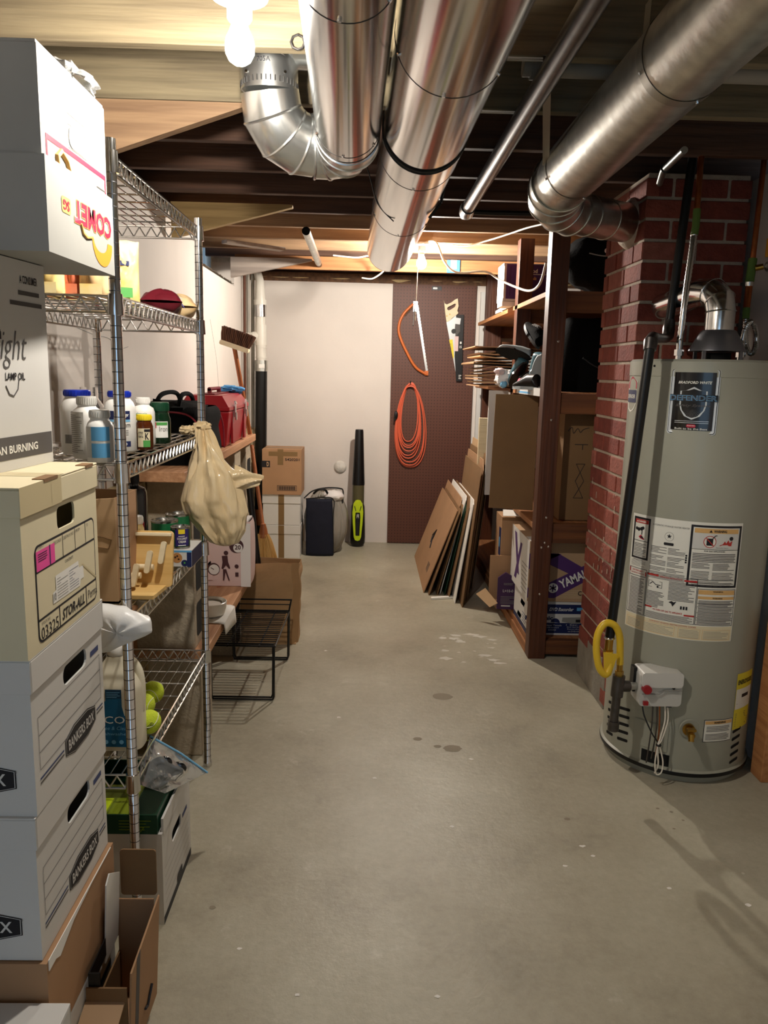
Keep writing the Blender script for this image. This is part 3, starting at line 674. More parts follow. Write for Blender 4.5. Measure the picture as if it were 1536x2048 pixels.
# small warning, side shield, energy guide
lb = MB(); T = cy(.215, .165); lb.rect(-.058, 0, .058, .085, 'ink', T, .001, 6); lb.rect(-.056, .002, .056, .083, 'label_white', T, .0014, 6)
lb.rect(-.054, .068, .054, .081, 'label_orange', T, .0018, 6); lb.text('WARNING', -.022, .0705, .026, .0785, 'ink', T, .03, 0, .0022)
lb.lines(-.048, .040, .046, .063, 4, 'ink_soft', T, .4, .0018, 5, .1); lb.lines(-.05, .008, .046, .034, 5, 'ink_soft', T, .4, .0018, 5, .1)
lb.build('warning_label', t)
lb = MB(); T = cy(.62, .20); lb.rect(-.045, 0, .06, .215, 'energy_yellow', T, .001, 6); lb.rect(-.043, .078, .058, .155, 'label_white', T, .0014, 6)
lb.text('ENERGYGUIDE', -.038, .172, .056, .190, 'ink', T, .03, 0, .0018); lb.rect(-.01, .12, .035, .133, 'ink', T, .0018, 3); lb.rect(-.035, .098, .05, .1, 'ink', T, .0018)
lb.lines(-.036, .012, .05, .066, 8, 'ink_soft', T, .3, .0018); o = lb.build('energy_label', t); o['label'] = 'yellow energy label'
lb = MB(); T = cy(-1.60, 1.33); lb.poly([(-.05, .11), (0, .135), (.05, .11), (.05, .04), (.03, .01), (0, 0), (-.03, .01), (-.05, .04)], 'label_white', T, .001)
lb.poly([(-.045, .108), (0, .13), (.045, .108), (.045, .085), (-.045, .085)], 'red_print', T, .0015); lb.rect(-.045, .035, .045, .08, 'navy_print', T, .0015, 4); lb.text('DEFENDER', -.04, .05, .04, .064, 'label_white', T, .02, 0, .002)
lb.build('shield_sticker', t)
# gas control with manifold and wiring
g = MB().prism(rrect(-.076, -.062, .076, .062, .014), -.045, .04, 'valve_grey', TR(1.058, 2.615, .366) @ RX(PI/2) @ RY(0))
g.prism(rrect(-.074, .012, .074, .066, .012), -.045, .05, 'plastic_grey', TR(1.058, 2.615, .366) @ RX(PI/2))
g.tube([(.99, 2.569, .352), (1.05, 2.569, .352), (1.07, 2.569, .366), (1.13, 2.569, .366)], .0025, 'ink_grey', 6)
gv = g.build('gas_control', t, None, .004); gv['label'] = 'light grey plastic gas control box'
MB().cyl((1.003, 2.575, .372), (1.003, 2.555, .372), .0165, 'red', 20, .0155).build('control_knob', gv)
MB().box(.995, 2.562, .312, 1.012, 2.572, .326, 'red').build('igniter_button', gv)
MB().cyl((1.10, 2.574, .376), (1.10, 2.566, .376), .005, 'dark_hole', 10).box(1.088, 2.585, .296, 1.106, 2.60, .315, 'black_plastic').box(.972, 2.62, .34, .984, 2.655, .43, 'black_plastic').box(1.132, 2.62, .31, 1.145, 2.655, .40, 'black_plastic').build('control_plugs', gv)
wr = MB()
for pp, mm in (([(1.005, 2.60, .30), (1.012, 2.59, .26), (1.04, 2.575, .20), (1.062, 2.57, .165), (1.06, 2.565, .12)], 'black_wire'),
               ([(1.092, 2.59, .30), (1.095, 2.58, .25), (1.075, 2.57, .18), (1.062, 2.565, .16), (1.054, 2.56, .10), (1.06, 2.556, .055), (1.078, 2.556, .06), (1.082, 2.56, .10), (1.068, 2.565, .155)], 'wire_white'),
               ([(1.083, 2.59, .30), (1.084, 2.58, .25), (1.07, 2.57, .19), (1.06, 2.565, .155), (1.066, 2.56, .09), (1.06, 2.57, .05)], 'wire_white'),
               ([(1.045, 2.605, .30), (1.046, 2.60, .22), (1.04, 2.60, .10), (1.042, 2.61, .07)], 'steel_pipe'),
               ([(1.06, 2.605, .30), (1.064, 2.60, .2), (1.055, 2.60, .09)], 'steel_pipe'), ([(1.07, 2.605, .30), (1.075, 2.60, .2), (1.07, 2.60, .1)], 'copper')):
    wr.tube(smooth(pp, 6), .0026, mm, 6)
wr.ring((1.064, 2.567, .16), (0, 0, 1), .006, .004, 'black_wire', 12); wr.build('control_wiring', t)
# drain valve
dv = MB().cyl((1.176, 2.594, .215), (1.172, 2.575, .215), .022, 'brass', 20).cyl((1.172, 2.575, .215), (1.168, 2.54, .208), .013, 'brass', 16).cyl((1.168, 2.545, .212), (1.166, 2.535, .19), .010, 'brass', 14).box(1.155, 2.545, .222, 1.186, 2.562, .230, 'brass')
dv.build('drain_valve', t); 
rg = MB().lathe([(.03, 0), (.036, .002), (.034, .006)], 'tank_grey', (0, 0, 0), 24, TR(1.178, 2.591, .215) @ RX(PI/2)); rg.build('valve_rosette', t)
# draft hood, vent and fittings on top
VX, VY = 1.265, 2.86
hd = MB().lathe([(.098, .035), (.097, .04), (.074, .085), (.062, .105), (.056, .11)], 'hood_grey', (VX, VY, HZ), 40)
for a in (-2.5, -.75, .9, 2.2): hd.box(VX+.085*math.cos(a)-.006, VY+.085*math.sin(a)-.004, HZ, VX+.085*math.cos(a)+.006, VY+.085*math.sin(a)+.004, HZ+.045, 'hood_grey')
hd.cyl((VX, VY, HZ), (VX, VY, HZ+.03), .05, 'dark_hole', 24); hd.build('draft_hood', t)
vp = [(VX, VY, HZ+.10), (VX, VY, HZ+.175), (VX-.003, VY+.01, HZ+.215), (VX-.012, VY+.05, HZ+.245), (VX-.03, VY+.11, HZ+.252), (VX-.10, CY0+.005, HZ+.215)]
b = MB().tube(vp, [.051, .051, .052, .052, .052, .05], 'galvanised', 36)
for i in (1, 2, 3): b.ring(vp[i], Vector(vp[i+1])-Vector(vp[i-1]), .052, .003, 'galvanised', 32)
b.build('vent_pipe', t)
def fitting(x, y, hz, nm):
    MB().cyl((x, y, HZ), (x, y, HZ+.018), .011, 'chrome_wire', 6).cyl((x, y, HZ+.018), (x, y, HZ+.04), .017, 'chrome_wire', 6).cyl((x, y, HZ+.04), (x, y, HZ+hz), .012, 'chrome_wire', 14).build(nm, t)
fitting(1.143, 2.90, .075, 'hose_nut'); fitting(1.383, 2.92, .07, 'hose_nut')
def corrugated(pts, r, m='chrome_wire'):
    P = smooth(pts, 14); R = [r*(1.06 if i % 2 else .9) for i in range(len(P))]
    return MB().tube(P, R, m, 12)
b = corrugated([(1.143, 2.90, 1.59), (1.147, 2.90, 1.70), (1.155, 2.91, 1.80), (1.165, 2.92, 1.90), (1.172, 2.93, 1.98)], .012)
b.build('flexible_hose', t); b = corrugated([(1.383, 2.92, 1.585), (1.39, 2.92, 1.64), (1.415, 2.93, 1.668), (1.438, 2.93, 1.63), (1.44, 2.93, 1.575), (1.425, 2.93, 1.553), (1.405, 2.93, 1.58), (1.40, 2.94, 1.64), (1.402, 2.95, 1.69)], .010); b.build('flexible_hose', t)
# supply pipes above
b = MB().tube([(1.172, 2.93, 1.97), (1.175, 2.93, 2.0), (1.176, 2.935, 2.06)], .0135, 'green_tape', 14).tube([(1.176, 2.935, 2.05), (1.178, 2.95, 2.42)], .011, 'copper', 14)
tag(b.build('water_pipe', None, (1.176, 2.94, 2.2)), 'copper water pipe wrapped in green tape above the left heater hose', 'pipe')
b = MB().tube([(1.402, 2.95, 1.68), (1.404, 2.955, 1.72)], .013, 'green_tape', 12).tube([(1.404, 2.955, 1.72), (1.412, 2.97, 1.80)], .0125, 'copper', 14).cyl((1.412, 2.97, 1.80), (1.412, 2.97, 1.815), .016, 'chrome_wire', 12).tube([(1.412, 2.97, 1.815), (1.42, 2.98, 1.90)], .016, 'green_tape', 12).tube([(1.42, 2.98, 1.90), (1.436, 3.0, 2.42)], .010, 'copper', 14)
b.cyl((1.425, 2.965, 1.865), (1.45, 2.955, 1.87), .011, 'brass', 12).ring((1.462, 2.95, 1.87), (1, 0, .1), .014, .004, 'galvanised_dull', 14)
tag(b.build('water_pipe', None, (1.42, 2.97, 2.1)), 'copper pipe with a dark shutoff valve above the coiled right heater hose', 'pipe')
b = MB().box(1.442, 2.93, 1.90, 1.468, 2.934, 1.965, 'orange_tag').rect(-.006, .02, .006, .05, 'ink', FRONT(1.455, 2.929, 1.90), .001).tube([(1.455, 2.932, 1.965), (1.47, 2.95, 2.1)], .0015, 'black_wire', 5)
tag(b.build('pipe_tag', None, (1.455, 2.93, 1.95)), 'small orange tag hanging by the right water pipe', 'tag')
# gas line with its elbow and yellow hose
t = thing('gas_pipe', 'black gas pipe with grey elbow running down in front of the water heater', 'pipe', (.93, 2.62, 1.2))
MB().tube([(1.188, 3.05, 2.42), (1.188, 3.05, 2.257), (1.150, 3.04, 1.66)], .0165, 'black_pipe', 18).build('riser', t)
MB().tube([(1.150, 3.04, 1.675), (1.148, 3.035, 1.64), (1.138, 3.01, 1.615), (1.11, 2.95, 1.602), (1.01, 2.76, 1.592), (.955, 2.66, 1.588), (.938, 2.63, 1.572), (.934, 2.622, 1.545)], [.021, .023, .022, .0165, .0165, .02, .023, .021], 'steel_pipe', 18).build('elbow', t)
MB().tube([(.934, 2.622, 1.55), (.868, 2.60, .545)], .0165, 'black_pipe', 18).build('drop_pipe', t)
MB().cyl((.868, 2.60, .55), (.866, 2.598, .505), .0145, 'brass', 14).ring((.868, 2.6, .548), (0, 0, 1), .016, .004, 'chrome_wire', 14).cyl((.866, 2.598, .505), (.866, 2.598, .485), .017, 'brass', 6).build('hose_fitting', t)
hp = smooth([(.866, 2.585, .50), (.868, 2.575, .45), (.852, 2.565, .425), (.828, 2.565, .45), (.815, 2.57, .51), (.818, 2.575, .57), (.842, 2.58, .607), (.876, 2.58, .60), (.897, 2.583, .56), (.905, 2.588, .50), (.909, 2.59, .455)], 6)
MB().tube(hp, .0125, 'yellow_hose', 14).build('gas_hose', t)
MB().prism([(-.012, -.05), (.012, -.05), (.03, .03), (-.02, .035)], 0, .004, 'yellow_hose', FRONT(.86, 2.57, .47)).build('hose_tag', t)
MB().cyl((.909, 2.59, .46), (.909, 2.59, .43), .011, 'brass', 12).cyl((.909, 2.59, .43), (.909, 2.59, .41), .015, 'brass', 6).build('hose_fitting', t)
MB().cyl((.909, 2.59, .412), (.906, 2.59, .335), .022, 'steel_pipe', 18).cyl((.905, 2.59, .372), (.95, 2.60, .368), .020, 'steel_pipe', 18).cyl((.95, 2.60, .368), (.985, 2.61, .366), .0135, 'galvanised_dull', 14).build('pipe_tee', t)
MB().cyl((.906, 2.59, .335), (.903, 2.59, .235), .0155, 'steel_pipe', 16).cyl((.903, 2.59, .24), (.903, 2.59, .205), .020, 'steel_pipe', 16).build('drip_leg', t)

# ================================================================== boxes
def carton(x0, x1, y0, y1, z0, z1, m, holes=(), t=.004, top=True, inside=None):
    """five (or six) walls of board; holes are outlines on the right-hand wall, measured from its near bottom corner"""
    b = MB(); i = inside or m
    b.box(x0, y0, z0, x1, y1, z0+t, m)
    b.box(x0, y0, z0+t, x1, y0+t, z1, m); b.box(x0, y1-t, z0+t, x1, y1, z1, m)
    b.box(x0, y0+t, z0+t, x0+t, y1-t, z1, m)
    b.prism([(t, t), (y1-y0-t, t), (y1-y0-t, z1-z0), (t, z1-z0)], -t, 0, m, RIGHT(x1, y0, z0), holes)
    if top: b.box(x0+t, y0+t, z1-t, x1-t, y1-t, z1, m)
    return b
def lid(x0, x1, y0, y1, z, h, m, t=.004, o=.004):
    b = MB(); x0 -= o; x1 += o; y0 -= o; y1 += o
    b.box(x0, y0, z-t, x1, y1, z, m)
    b.box(x0, y0, z-h, x1, y0+t, z-t, m); b.box(x0, y1-t, z-h, x1, y1, z-t, m)
    b.box(x0, y0+t, z-h, x0+t, y1-t, z-t, m); b.box(x1-t, y0+t, z-h, x1, y1-t, z-t, m)
    return b
def hexlogo(b, cx, cy_, w, h, T, txt, z=.0008):
    def hx(k): 
        a, c = w/2-k, h/2-k
        return [(cx-a, cy_), (cx-a, cy_+c*.55), (cx-a*.45, cy_+c), (cx+a*.45, cy_+c), (cx+a, cy_+c*.55), (cx+a, cy_-c*.55), (cx+a*.45, cy_-c), (cx-a*.45, cy_-c), (cx-a, cy_-c*.55)]
    b.poly(hx(0), 'ink', T, z); b.poly(hx(.0022), 'white_card', T, z+.0003); b.poly(hx(.0034), 'ink', T, z+.0006)
    b.text(txt, cx-w*.42, cy_-h*.19, cx+w*.42, cy_+h*.19, 'white_card', T, .02, 0, z+.001)
def bankers(label, x0, x1, y0, y1, z0, z1, front=True, plainlid=False):
    t = thing('file_storage_box', label, 'box', ((x0+x1)/2, (y0+y1)/2, z0), 'white printed file boxes')
    w = y1-y0; h = z1-z0
    hole = rrect(w*.40, h*.62, w*.74, h*.75, .016)
    b = carton(x0, x1, y0, y1, z0, z1-.004, 'white_card', [hole])
    T = RIGHT(x1, y0, z0)
    b.frame(.022, h*.26, w-.02, h*.60, .0012, 'ink_soft', T)
    for v in (.37, .48): b.rect(.022, h*v, w-.02, h*v+.0012, 'ink_soft', T)
    b.rect(w*.80, h*.64, w*.93, h*.68, 'ink_blue', T)
    for dv in (0, .008): b.rect(.02, h*.17+dv, w*.36, h*.17+dv+.0035, 'ink_blue' if dv else 'ink_soft', T); b.rect(w*.86, h*.17+dv, w-.012, h*.17+dv+.0035, 'ink_blue' if dv else 'ink_soft', T)
    hexlogo(b, w*.61, h*.20, w*.46, h*.20, T, 'BANKERS BOX')
    if front:
        F = FRONT(x0, y0, z0); W_ = x1-x0
        hexlogo(b, W_-.142, h*.24, .22, .060, F, 'BANKERS BOX')
        b.text('®', W_-.036, h*.28, W_-.030, h*.30, 'ink_soft', F)
    b.build('box_body', t)
    lid(x0, x1, y0, y1, z1, .062, 'white_card').build('box_lid', t, None, .0015)
    return t
BX0, BX1 = -.94, -.556
BY0, BY1 = 1.245, 1.60
bankers('lower of two white printed file boxes stacked over the brown tray carton', BX0, BX1-.012, BY0, BY1, .392, .674)
bankers('upper white printed file box directly under the cream handwritten box', BX0+.002, BX1-.007, BY0+.003, BY1+.001, .674, .962)
# cream STOR-ALL box
t = thing('file_storage_box', 'cream file box with pink note and handwritten label, taped lid', 'box', (-.75, 1.42, .962))
X1, Y0, Y1, Z0, Z1 = -.559, 1.24, 1.592, .962, 1.255
w, h = Y1-Y0, Z1-Z0
b = carton(BX0, X1, Y0, Y1, Z0, Z1-.005, 'cream_card', [rrect(w*.42, h*.66, w*.66, h*.80, .012)])
T = RIGHT(X1, Y0, Z0); F_ = .0042
b.prism(rrect(.045, .012, w-.02, .185, .016, 5), 0, .0006, 'ink', T); b.prism(rrect(.045+F_, .012+F_, w-.02-F_, .185-F_, .013, 5), .0006, .0009, 'cream_card', T)
b.rect(.047, .052, w-.022, .056, 'ink', T, .0012); b.rect(.047, .137, w-.022, .141, 'ink', T, .0012)
b.rect(.135, .014, .1388, .053, 'ink', T, .0012); b.rect(.27, .014, .2738, .053, 'ink', T, .0012)
for x in (.165, .225, .28): b.rect(x, .139, x+.002, .183, 'ink', T, .0012)
b.text('03325', .055, .017, .13, .039, 'ink', T, .0, 0, .0014); b.text('STOCK NO.', .058, .043, .095, .0485, 'ink_soft', T, 0, 0, .0014)
b.text('STOR-ALL', .148, .022, .262, .043, 'ink', T, .03, .25, .0014); b.text('Perma', .282, .024, .332, .042, 'ink_soft', T, .0, 0, .0014)
b.text('SUBJECT', .055, .1775, .085, .182, 'ink_soft', T, 0, 0, .0014); b.text('RECORDS', .125, .171, .16, .177, 'ink_soft', T, 0, 0, .0014); b.text('DESTROY NO.', .17, .171, .221, .177, 'ink_soft', T, 0, 0, .0014); b.text('FROM', .23, .172, .252, .178, 'ink_soft', T, 0, 0, .0014); b.text('TO', .286, .172, .296, .178, 'ink_soft', T, 0, 0, .0014); b.text('CONTENTS', .172, .126, .212, .132, 'ink_soft', T, 0, 0, .0014)
b.rect(.049, .140, .128, .175, 'pink_note', T, .0016); b.rect(.104, .140, .109, .176, 'purple', T, .0018); b.lines(.056, .156, .094, .172, 4, 'purple_dark', T, .35, .002)
b.poly([(.11, .066), (.24, .064), (.245, .075), (.262, .076), (.26, .1), (.238, .101), (.236, .115), (.125, .114), (.125, .088), (.11, .086)], 'paper_white', T, .0016)
b.lines(.130, .070, .18, .111, 8, 'ink_soft', T, .16, .002, 1, .7); b.lines(.188, .070, .234, .111, 8, 'ink_blue', T, .16, .002, 1, .7); b.text('10', .113, .07, .124, .084, 'ink_soft', T, 0, 0, .002)
b.poly([(.255, .103), (.258, .105), (.335, .057), (.333, .055)], 'tape_tan', T, .0018)
b.build('box_body', t)
l = lid(BX0, X1, Y0, Y1, Z1, .05, 'cream_card'); T = RIGHT(X1+.004, Y0, Z1-.05)
l.rect(.12, 0, .165, .05, 'tape_tan', T, .0006); l.rect(-.006, .0, .165, .05, 'tape_tan', T, .0004)
l.prism(rrect(.09, .046, .15, .052, .002), -.02, .0012, 'cardboard_dark', T); l.prism(rrect(.29, .046, .33, .052, .002), -.02, .0012, 'cardboard_dark', T)
l.rect(-.15, .13, 0, .18, 'tape_tan', TOP(X1+.004, Y0, Z1), .0004)
l.build('box_lid', t, None, .002)
# the tall white lamp oil carton, turned a little
def rotated(pivot, ang):
    M_ = TR(*pivot) @ RZ(ang) @ TR(-pivot[0], -pivot[1], -pivot[2])
    return M_
LX, LY0, LY1, LZ0, LZ1 = -.645, 1.245, 1.60, 1.2555, 1.640
Rm = rotated((LX, LY1, LZ0), -.095)
t = thing('shipping_carton', 'tall white lamp oil carton with dark band, standing on the cream file box', 'box', (LX-.13, 1.42, LZ0))
b = MB(); q = carton(-.95, LX, LY0, LY1, LZ0, LZ1, 'white_card')
T = RIGHT(LX, LY0, LZ0); w = LY1-LY0
q.rect(0, .020, w-.003, .062, 'ink_soft', T); q.text('UNSCENTED CLEAN BURNING', -.03, .031, w-.06, .046, 'paper_white', T, .02, 0, .001)
q.text('soft', .06, .196, .165, .235, 'red_print', T, -.01, .35, .001); q.text('light', .17, .185, .275, .255, 'ink_soft', T, -.01, .35, .001)
q.text('LAMP OIL', .195, .165, .262, .179, 'ink', T, .02, 0, .001); q.rect(.07, .238, .19, .252, 'ink', T); q.lines(.09, .242, .18, .25, 1, 'paper_white', T, .6, .001)
q.tube([(.195, .155, .0006), (.205, .14, .0006), (.22, .136, .0006), (.235, .148, .0006), (.24, .165, .0006)], .0012, 'ink_soft', 4, T=T)
q.text('A CONSUMER', .262, .343, .325, .358, 'ink', T, .02, 0, .001); q.lines(.255, .322, .330, .338, 1, 'ink_soft', T, .5); q.lines(.225, .302, .338, .318, 1, 'ink_soft', T, .5)
q.v = [Rm @ v for v in q.v]
q.build('carton_body', t)
# upside-down COMET fruit box
t = thing('fruit_box', 'white and red citrus box turned upside down on top of the box stack', 'box', (-.75, 1.56, 1.642))
KX, KY0, KY1, KZ0, KZ1 = -.553, 1.40, 1.75, 1.642, 1.975
b = carton(-.945, KX-.008, KY0+.008, KY1-.008, KZ0+.004, KZ1, 'fruit_card'); T = RIGHT(KX-.008, KY0+.008, KZ0); w = KY1-KY0-.016
b.rect(.02, .19, w-.008, .199, 'red_print', T); b.rect(.02, .13, .0265, .19, 'red_print', T); b.rect(w-.0145, .13, w-.008, .19, 'red_print', T)
b.frame(.125, .203, .22, .245, .0012, 'ink_grey', T); b.poly(rrect(.127, .205, .218, .243, .018), 'fruit_card', T, .0012)
b.lines(.12, .262, .235, .274, 1, 'ink_grey', T, .3, .0008)
b.tube([(.07, .15, .0008), (.065, .172, .0008), (.085, .185, .0008), (.11, .175, .0008), (.125, .155, .0008)], .0055, 'orange_pale', 5, T=T)
b.lines(.27, .155, .325, .172, 3, 'ink_soft', T, .4)
b.box(-.94, KY0+.01, KZ1, KX-.01, (KY0+KY1)/2-.004, KZ1+.006, 'fruit_card').box(-.94, (KY0+KY1)/2+.004, KZ1, KX-.01, KY1-.01, KZ1+.006, 'fruit_card')
b.build('box_body', t, None, .001)
tr = carton(-.955, KX, KY0, KY1, KZ0, KZ0+.158, 'fruit_card', (), .004, False); T = RIGHT(KX, KY0, KZ0) @ TR(.35, .158, 0) @ RZ(PI); 
tr.text('COMET', .018, .045, .225, .088, 'red_print', T, .04, 0, .0012); tr.text('COMET', .0165, .0435, .2265, .0895, 'orange_pale', T, .075, 0, .0008)
tr.text('COMET', .018, .045, .225, .088, 'fruit_card', T, .055, 0, .001)
tr.poly(rrect(.243, .052, .285, .080, .006), 'orange_pale', T, .0008); tr.text('SG', .249, .057, .279, .075, 'red_print', T, .03, 0, .0014)
arc = [(.075+.06*math.cos(a), .098+.050*math.sin(a)) for a in [PI*k/14 for k in range(15)]]
arc2 = [(.085+.042*math.cos(a), .098+.024*math.sin(a)) for a in [PI*k/14 for k in range(14, -1, -1)]]
tr.poly(arc+arc2, 'orange_print', T, .0008)
tr.tube([(.135, .10, .001), (.165, .105, .001), (.19, .13, .001)][:2]+[(.185, .10, .001), (.195, .085, .001)], .003, 'orange_pale', 5, T=T)
tr.build('outer_tray', t, None, .0012)
# crumpled clear bag lying on it
def crumple(a, c):
    th = 2*PI*a; ph = PI*(c-.5); p = Vector((math.cos(ph)*math.cos(th), math.cos(ph)*math.sin(th), math.sin(ph)))
    k = 1+.35*noise.noise(p*2.3)+.15*noise.noise(p*6)
    return (-.60+.045*p.x*k, 1.655+.085*p.y*k, 1.999+.024*max(-.7, p.z*k))
tag(MB().grid(crumple, 30, 18, 'clear_bag', True).build('plastic_bag', None, (-.60, 1.655, 1.981)), 'crumpled clear plastic bag on top of the citrus box', 'bag')
# lower boxes of the stack
t = thing('cardboard_tray', 'brown cardboard tray carton between the white file boxes and the floor boxes', 'box', (-.75, 1.42, .2))
carton(-.945, -.558, 1.238, 1.605, .205, .39, 'cardboard').build('carton_body', t)
MB().prism([(0, .165), (.03, .165), (.05, .155), (.12, .176), (.22, .184), (.34, .1845), (.34, .187), (0, .187)], 0, .0015, 'paper_white', RIGHT(-.558, 1.245, .205)).build('torn_paper_edge', t)
t = thing('file_storage_box', 'white lidded file box under the brown tray, mostly hidden beside the open carton', 'box', (-.75, 1.42, 0))
t['label'] = 'white lidded file box on the floor under the brown tray carton'
b = carton(-.942, -.562, 1.25, 1.60, 0, .199, 'white_card', [rrect(.10, .10, .2, .135, .014)]); b.rect(.02, .05, .33, .052, 'ink_soft', RIGHT(-.562, 1.25, 0)); b.rect(.21, .11, .32, .125, 'ink_blue', RIGHT(-.562, 1.25, 0)); b.build('box_body', t)
lid(-.942, -.562, 1.25, 1.60, .203, .05, 'white_card').build('box_lid', t, None, .0015)
t = thing('file_storage_box', 'nearest white file box with hand hole, at the bottom left corner of the view', 'box', (-.7, 1.05, 0))
b = carton(-.9, -.518, .86, 1.222, 0, .318, 'white_card', [rrect(.11, .2, .24, .24, .016)]); b.build('box_body', t)
l = lid(-.9, -.518, .86, 1.222, .322, .06, 'white_card'); l.prism(rrect(.20, .03, .31, .055, .012), -.001, .0006, 'cardboard_dark', RIGHT(-.514, .86, .262)); l.build('box_lid', t, None, .002)
# open brown delivery carton in front of the rack foot
t = thing('open_carton', 'open brown delivery carton with raised flaps on the floor beside the stack', 'box', (-.51, 1.5, 0))
b = MB(); th = .004
b.prism([(0, 0), (.21, 0), (.215, .255), (0, .235)], -th, 0, 'cardboard', lambda p: Vector((-.47+.012*math.sin(p[1]*7)+p[2], 1.395+p[0], p[1])))
R_ = lambda p: Vector((-.47+.012*math.sin(p[1]*7)+p[2], 1.395+p[0], p[1]))
b.prism([(.03, .0), (.055, .0), (.06, .243), (.035, .24)], 0, .0006, 'ink_soft', R_); b.tube([(.10, .06, .001), (.12, .05, .001), (.15, .08, .001)], .003, 'ink', 5, T=lambda p: R_(p))
b.box(-.553, 1.395, 0, -.47, 1.399, .20, 'cardboard_dark'); b.box(-.553, 1.395, 0, -.549, 1.605, .12, 'cardboard_dark'); b.box(-.553, 1.601, 0, -.47, 1.605, .25, 'cardboard'); b.box(-.553, 1.395, 0, -.47, 1.605, .004, 'cardboard')
b.build('carton_body', t)
MB().prism(rrect(-.548, .25, -.466, .365, .008), 0, .004, 'cardboard_dark', FRONT(0, 1.62, 0)).build('flap', t)
MB().prism([(.10, -.06), (.19, -.06), (.19, .1), (.12, .145), (.10, .13)], 0, .003, 'paper_white', lambda p: Vector((-.552+.012*p[1]*4+p[2], 1.41+p[0], .22+p[1]))).build('flap', t)
MB().prism([(0, 0), (.08, 0), (.08, .10), (0, .09)], 0, .004, 'cardboard_tan', lambda p: Vector((-.555+p[0], 1.395-1.2*p[1], .165-.35*p[1]+p[2]))).build('flap', t)
MB().box(-.549, 1.40, .19, -.525, 1.404, .23, 'black_plastic').box(-.549, 1.404, .19, -.546, 1.50, .23, 'black_plastic').build('black_tape', t)

# ================================================================== chrome wire rack
RX0, RX1, RY0, RY1 = -.915, -.57, 1.80, 2.68
LEV = [1.905, 1.605, 1.226, .845, .447]
t = thing('wire_rack', 'chrome wire shelving rack with five shelves along the left wall', 'shelving', ((RX0+RX1)/2, (RY0+RY1)/2, 0))
pb = MB().lathe([(.0001, 0), (.016, .0), (.016, .018), (.0127, .022), (.0127, 1.925), (.0125, 1.934), (.0001, 1.936)], 'chrome', (0, 0, 0), 18)
z = .04
while z < 1.915:
    pb.lathe([(.01275, 0), (.01285, .0004), (.01285, .0014), (.01275, .0018)], 'groove', (0, 0, z), 18); z += .0254
post0 = None
for x in (RX0, RX1):
    for y in (RY0, RY1):
        if post0 is None: 
            post0 = pb.build('post', None); post0.parent = t; p = post0
        else:
            p = post0.copy(); COL.objects.link(p)
        p.location = Vector((x, y, 0))-Vector(t['_o'])
def shelf_deck(z, rows):
    b = MB(); r1 = .0032
    for zz in (z, z-.036):
        b.tube([(RX0, RY0, zz), (RX1, RY0, zz), (RX1, RY1, zz), (RX0, RY1, zz)], r1, 'chrome_wire', 6, True)
    def zig(a, c, n):
        P = []
        for i in range(n+1):
            q = Vector(a).lerp(Vector(c), i/n); P.append((q.x, q.y, z-.003 if i % 2 else z-.034))
        b.tube(P, .0022, 'chrome_wire', 5)
    zig((RX1, RY0+.02, 0), (RX1, RY1-.02, 0), 44); zig((RX0, RY0+.02, 0), (RX0, RY1-.02, 0), 44)
    zig((RX0+.02, RY0, 0), (RX1-.02, RY0, 0), 16); zig((RX0+.02, RY1, 0), (RX1-.02, RY1, 0), 16)
    for i in range(1, rows): x = RX0+(RX1-RX0)*i/rows; b.tube([(x, RY0, z), (x, RY1, z)], .0017, 'chrome_wire', 5)
    for i in range(1, 9): y = RY0+(RY1-RY0)*i/9; b.tube([(RX0, y, z-.004), (RX1, y, z-.004)], .0024, 'chrome_wire', 6)
    for x in (RX0, RX1):
        for y in (RY0, RY1): b.lathe([(.0135, -.043), (.0185, -.042), (.0165, .004), (.0135, .005)], 'chrome', (x, y, z), 16)
    return b.build('wire_shelf', t)
for z in LEV: shelf_deck(z, 12)
for y in (RY0, RY1):
    pass

# ------------------------------------------------------------------ things on the rack
def bottle(label, cx, cy_, z0, r, h, capr, caph, bodym, capm, ang, group=None, name='pill_bottle', sq=1.0):
    t = thing(name, label, 'bottle', (cx, cy_, z0), group)
    hb = h-caph; sh = hb-min(.028, r*.75)
    b = MB().lathe([(.0001, 0), (r*.9, 0), (r, .005), (r, sh-.012), (r*.985, sh), (r*.86, sh+(hb-sh)*.45), (capr*1.02, hb-.008), (capr*.95, hb-.006), (capr*.95, hb)], bodym, (cx, cy_, z0), 32)
    c = MB().lathe([(capr*1.02, 0), (capr*1.04, .002), (capr*1.04, caph-.003), (capr, caph), (.0001, caph)], capm, (cx, cy_, z0+hb-.002), 32)
    for k in range(28):
        a = 2*PI*k/28; c.box(-.0006, -.0008, .003, .0006, .0002, caph-.004, capm, TR(cx, cy_, z0+hb-.002) @ RZ(a) @ TR(0, -capr*1.04, 0))
    c.build('cap', t)
    return t, b, CYL(cx, cy_, r, z0, ang)
Z3 = 1.230
t, b, T = bottle('large white bottle with blue cap and barcode, at the back left of the shelf', -.735, 1.99, Z3, .042, .162, .031, .016, 'plastic_white', 'blue_cap', -.1, 'white supplement bottles')
b.rect(.004, .025, .040, .072, 'sky_print', T, .0006, 6); b.rect(.004, .072, .040, .108, 'navy_print', T, .0006, 6); b.poly([(.004, .072), (.04, .072), (.04, .083), (.02, .08)], 'cyan_print', T, .0012)
for k in range(9): b.rect(-.016+.0022*k, .028, -.0148+.0022*k, .05, 'ink_soft', T, .0006)
b.build('bottle_body', t)
t, b, T = bottle('white bottle with pale grey cap and small print, behind the front bottle', -.676, 1.89, Z3, .036, .150, .022, .02, 'plastic_white', 'plastic_grey', -.62)
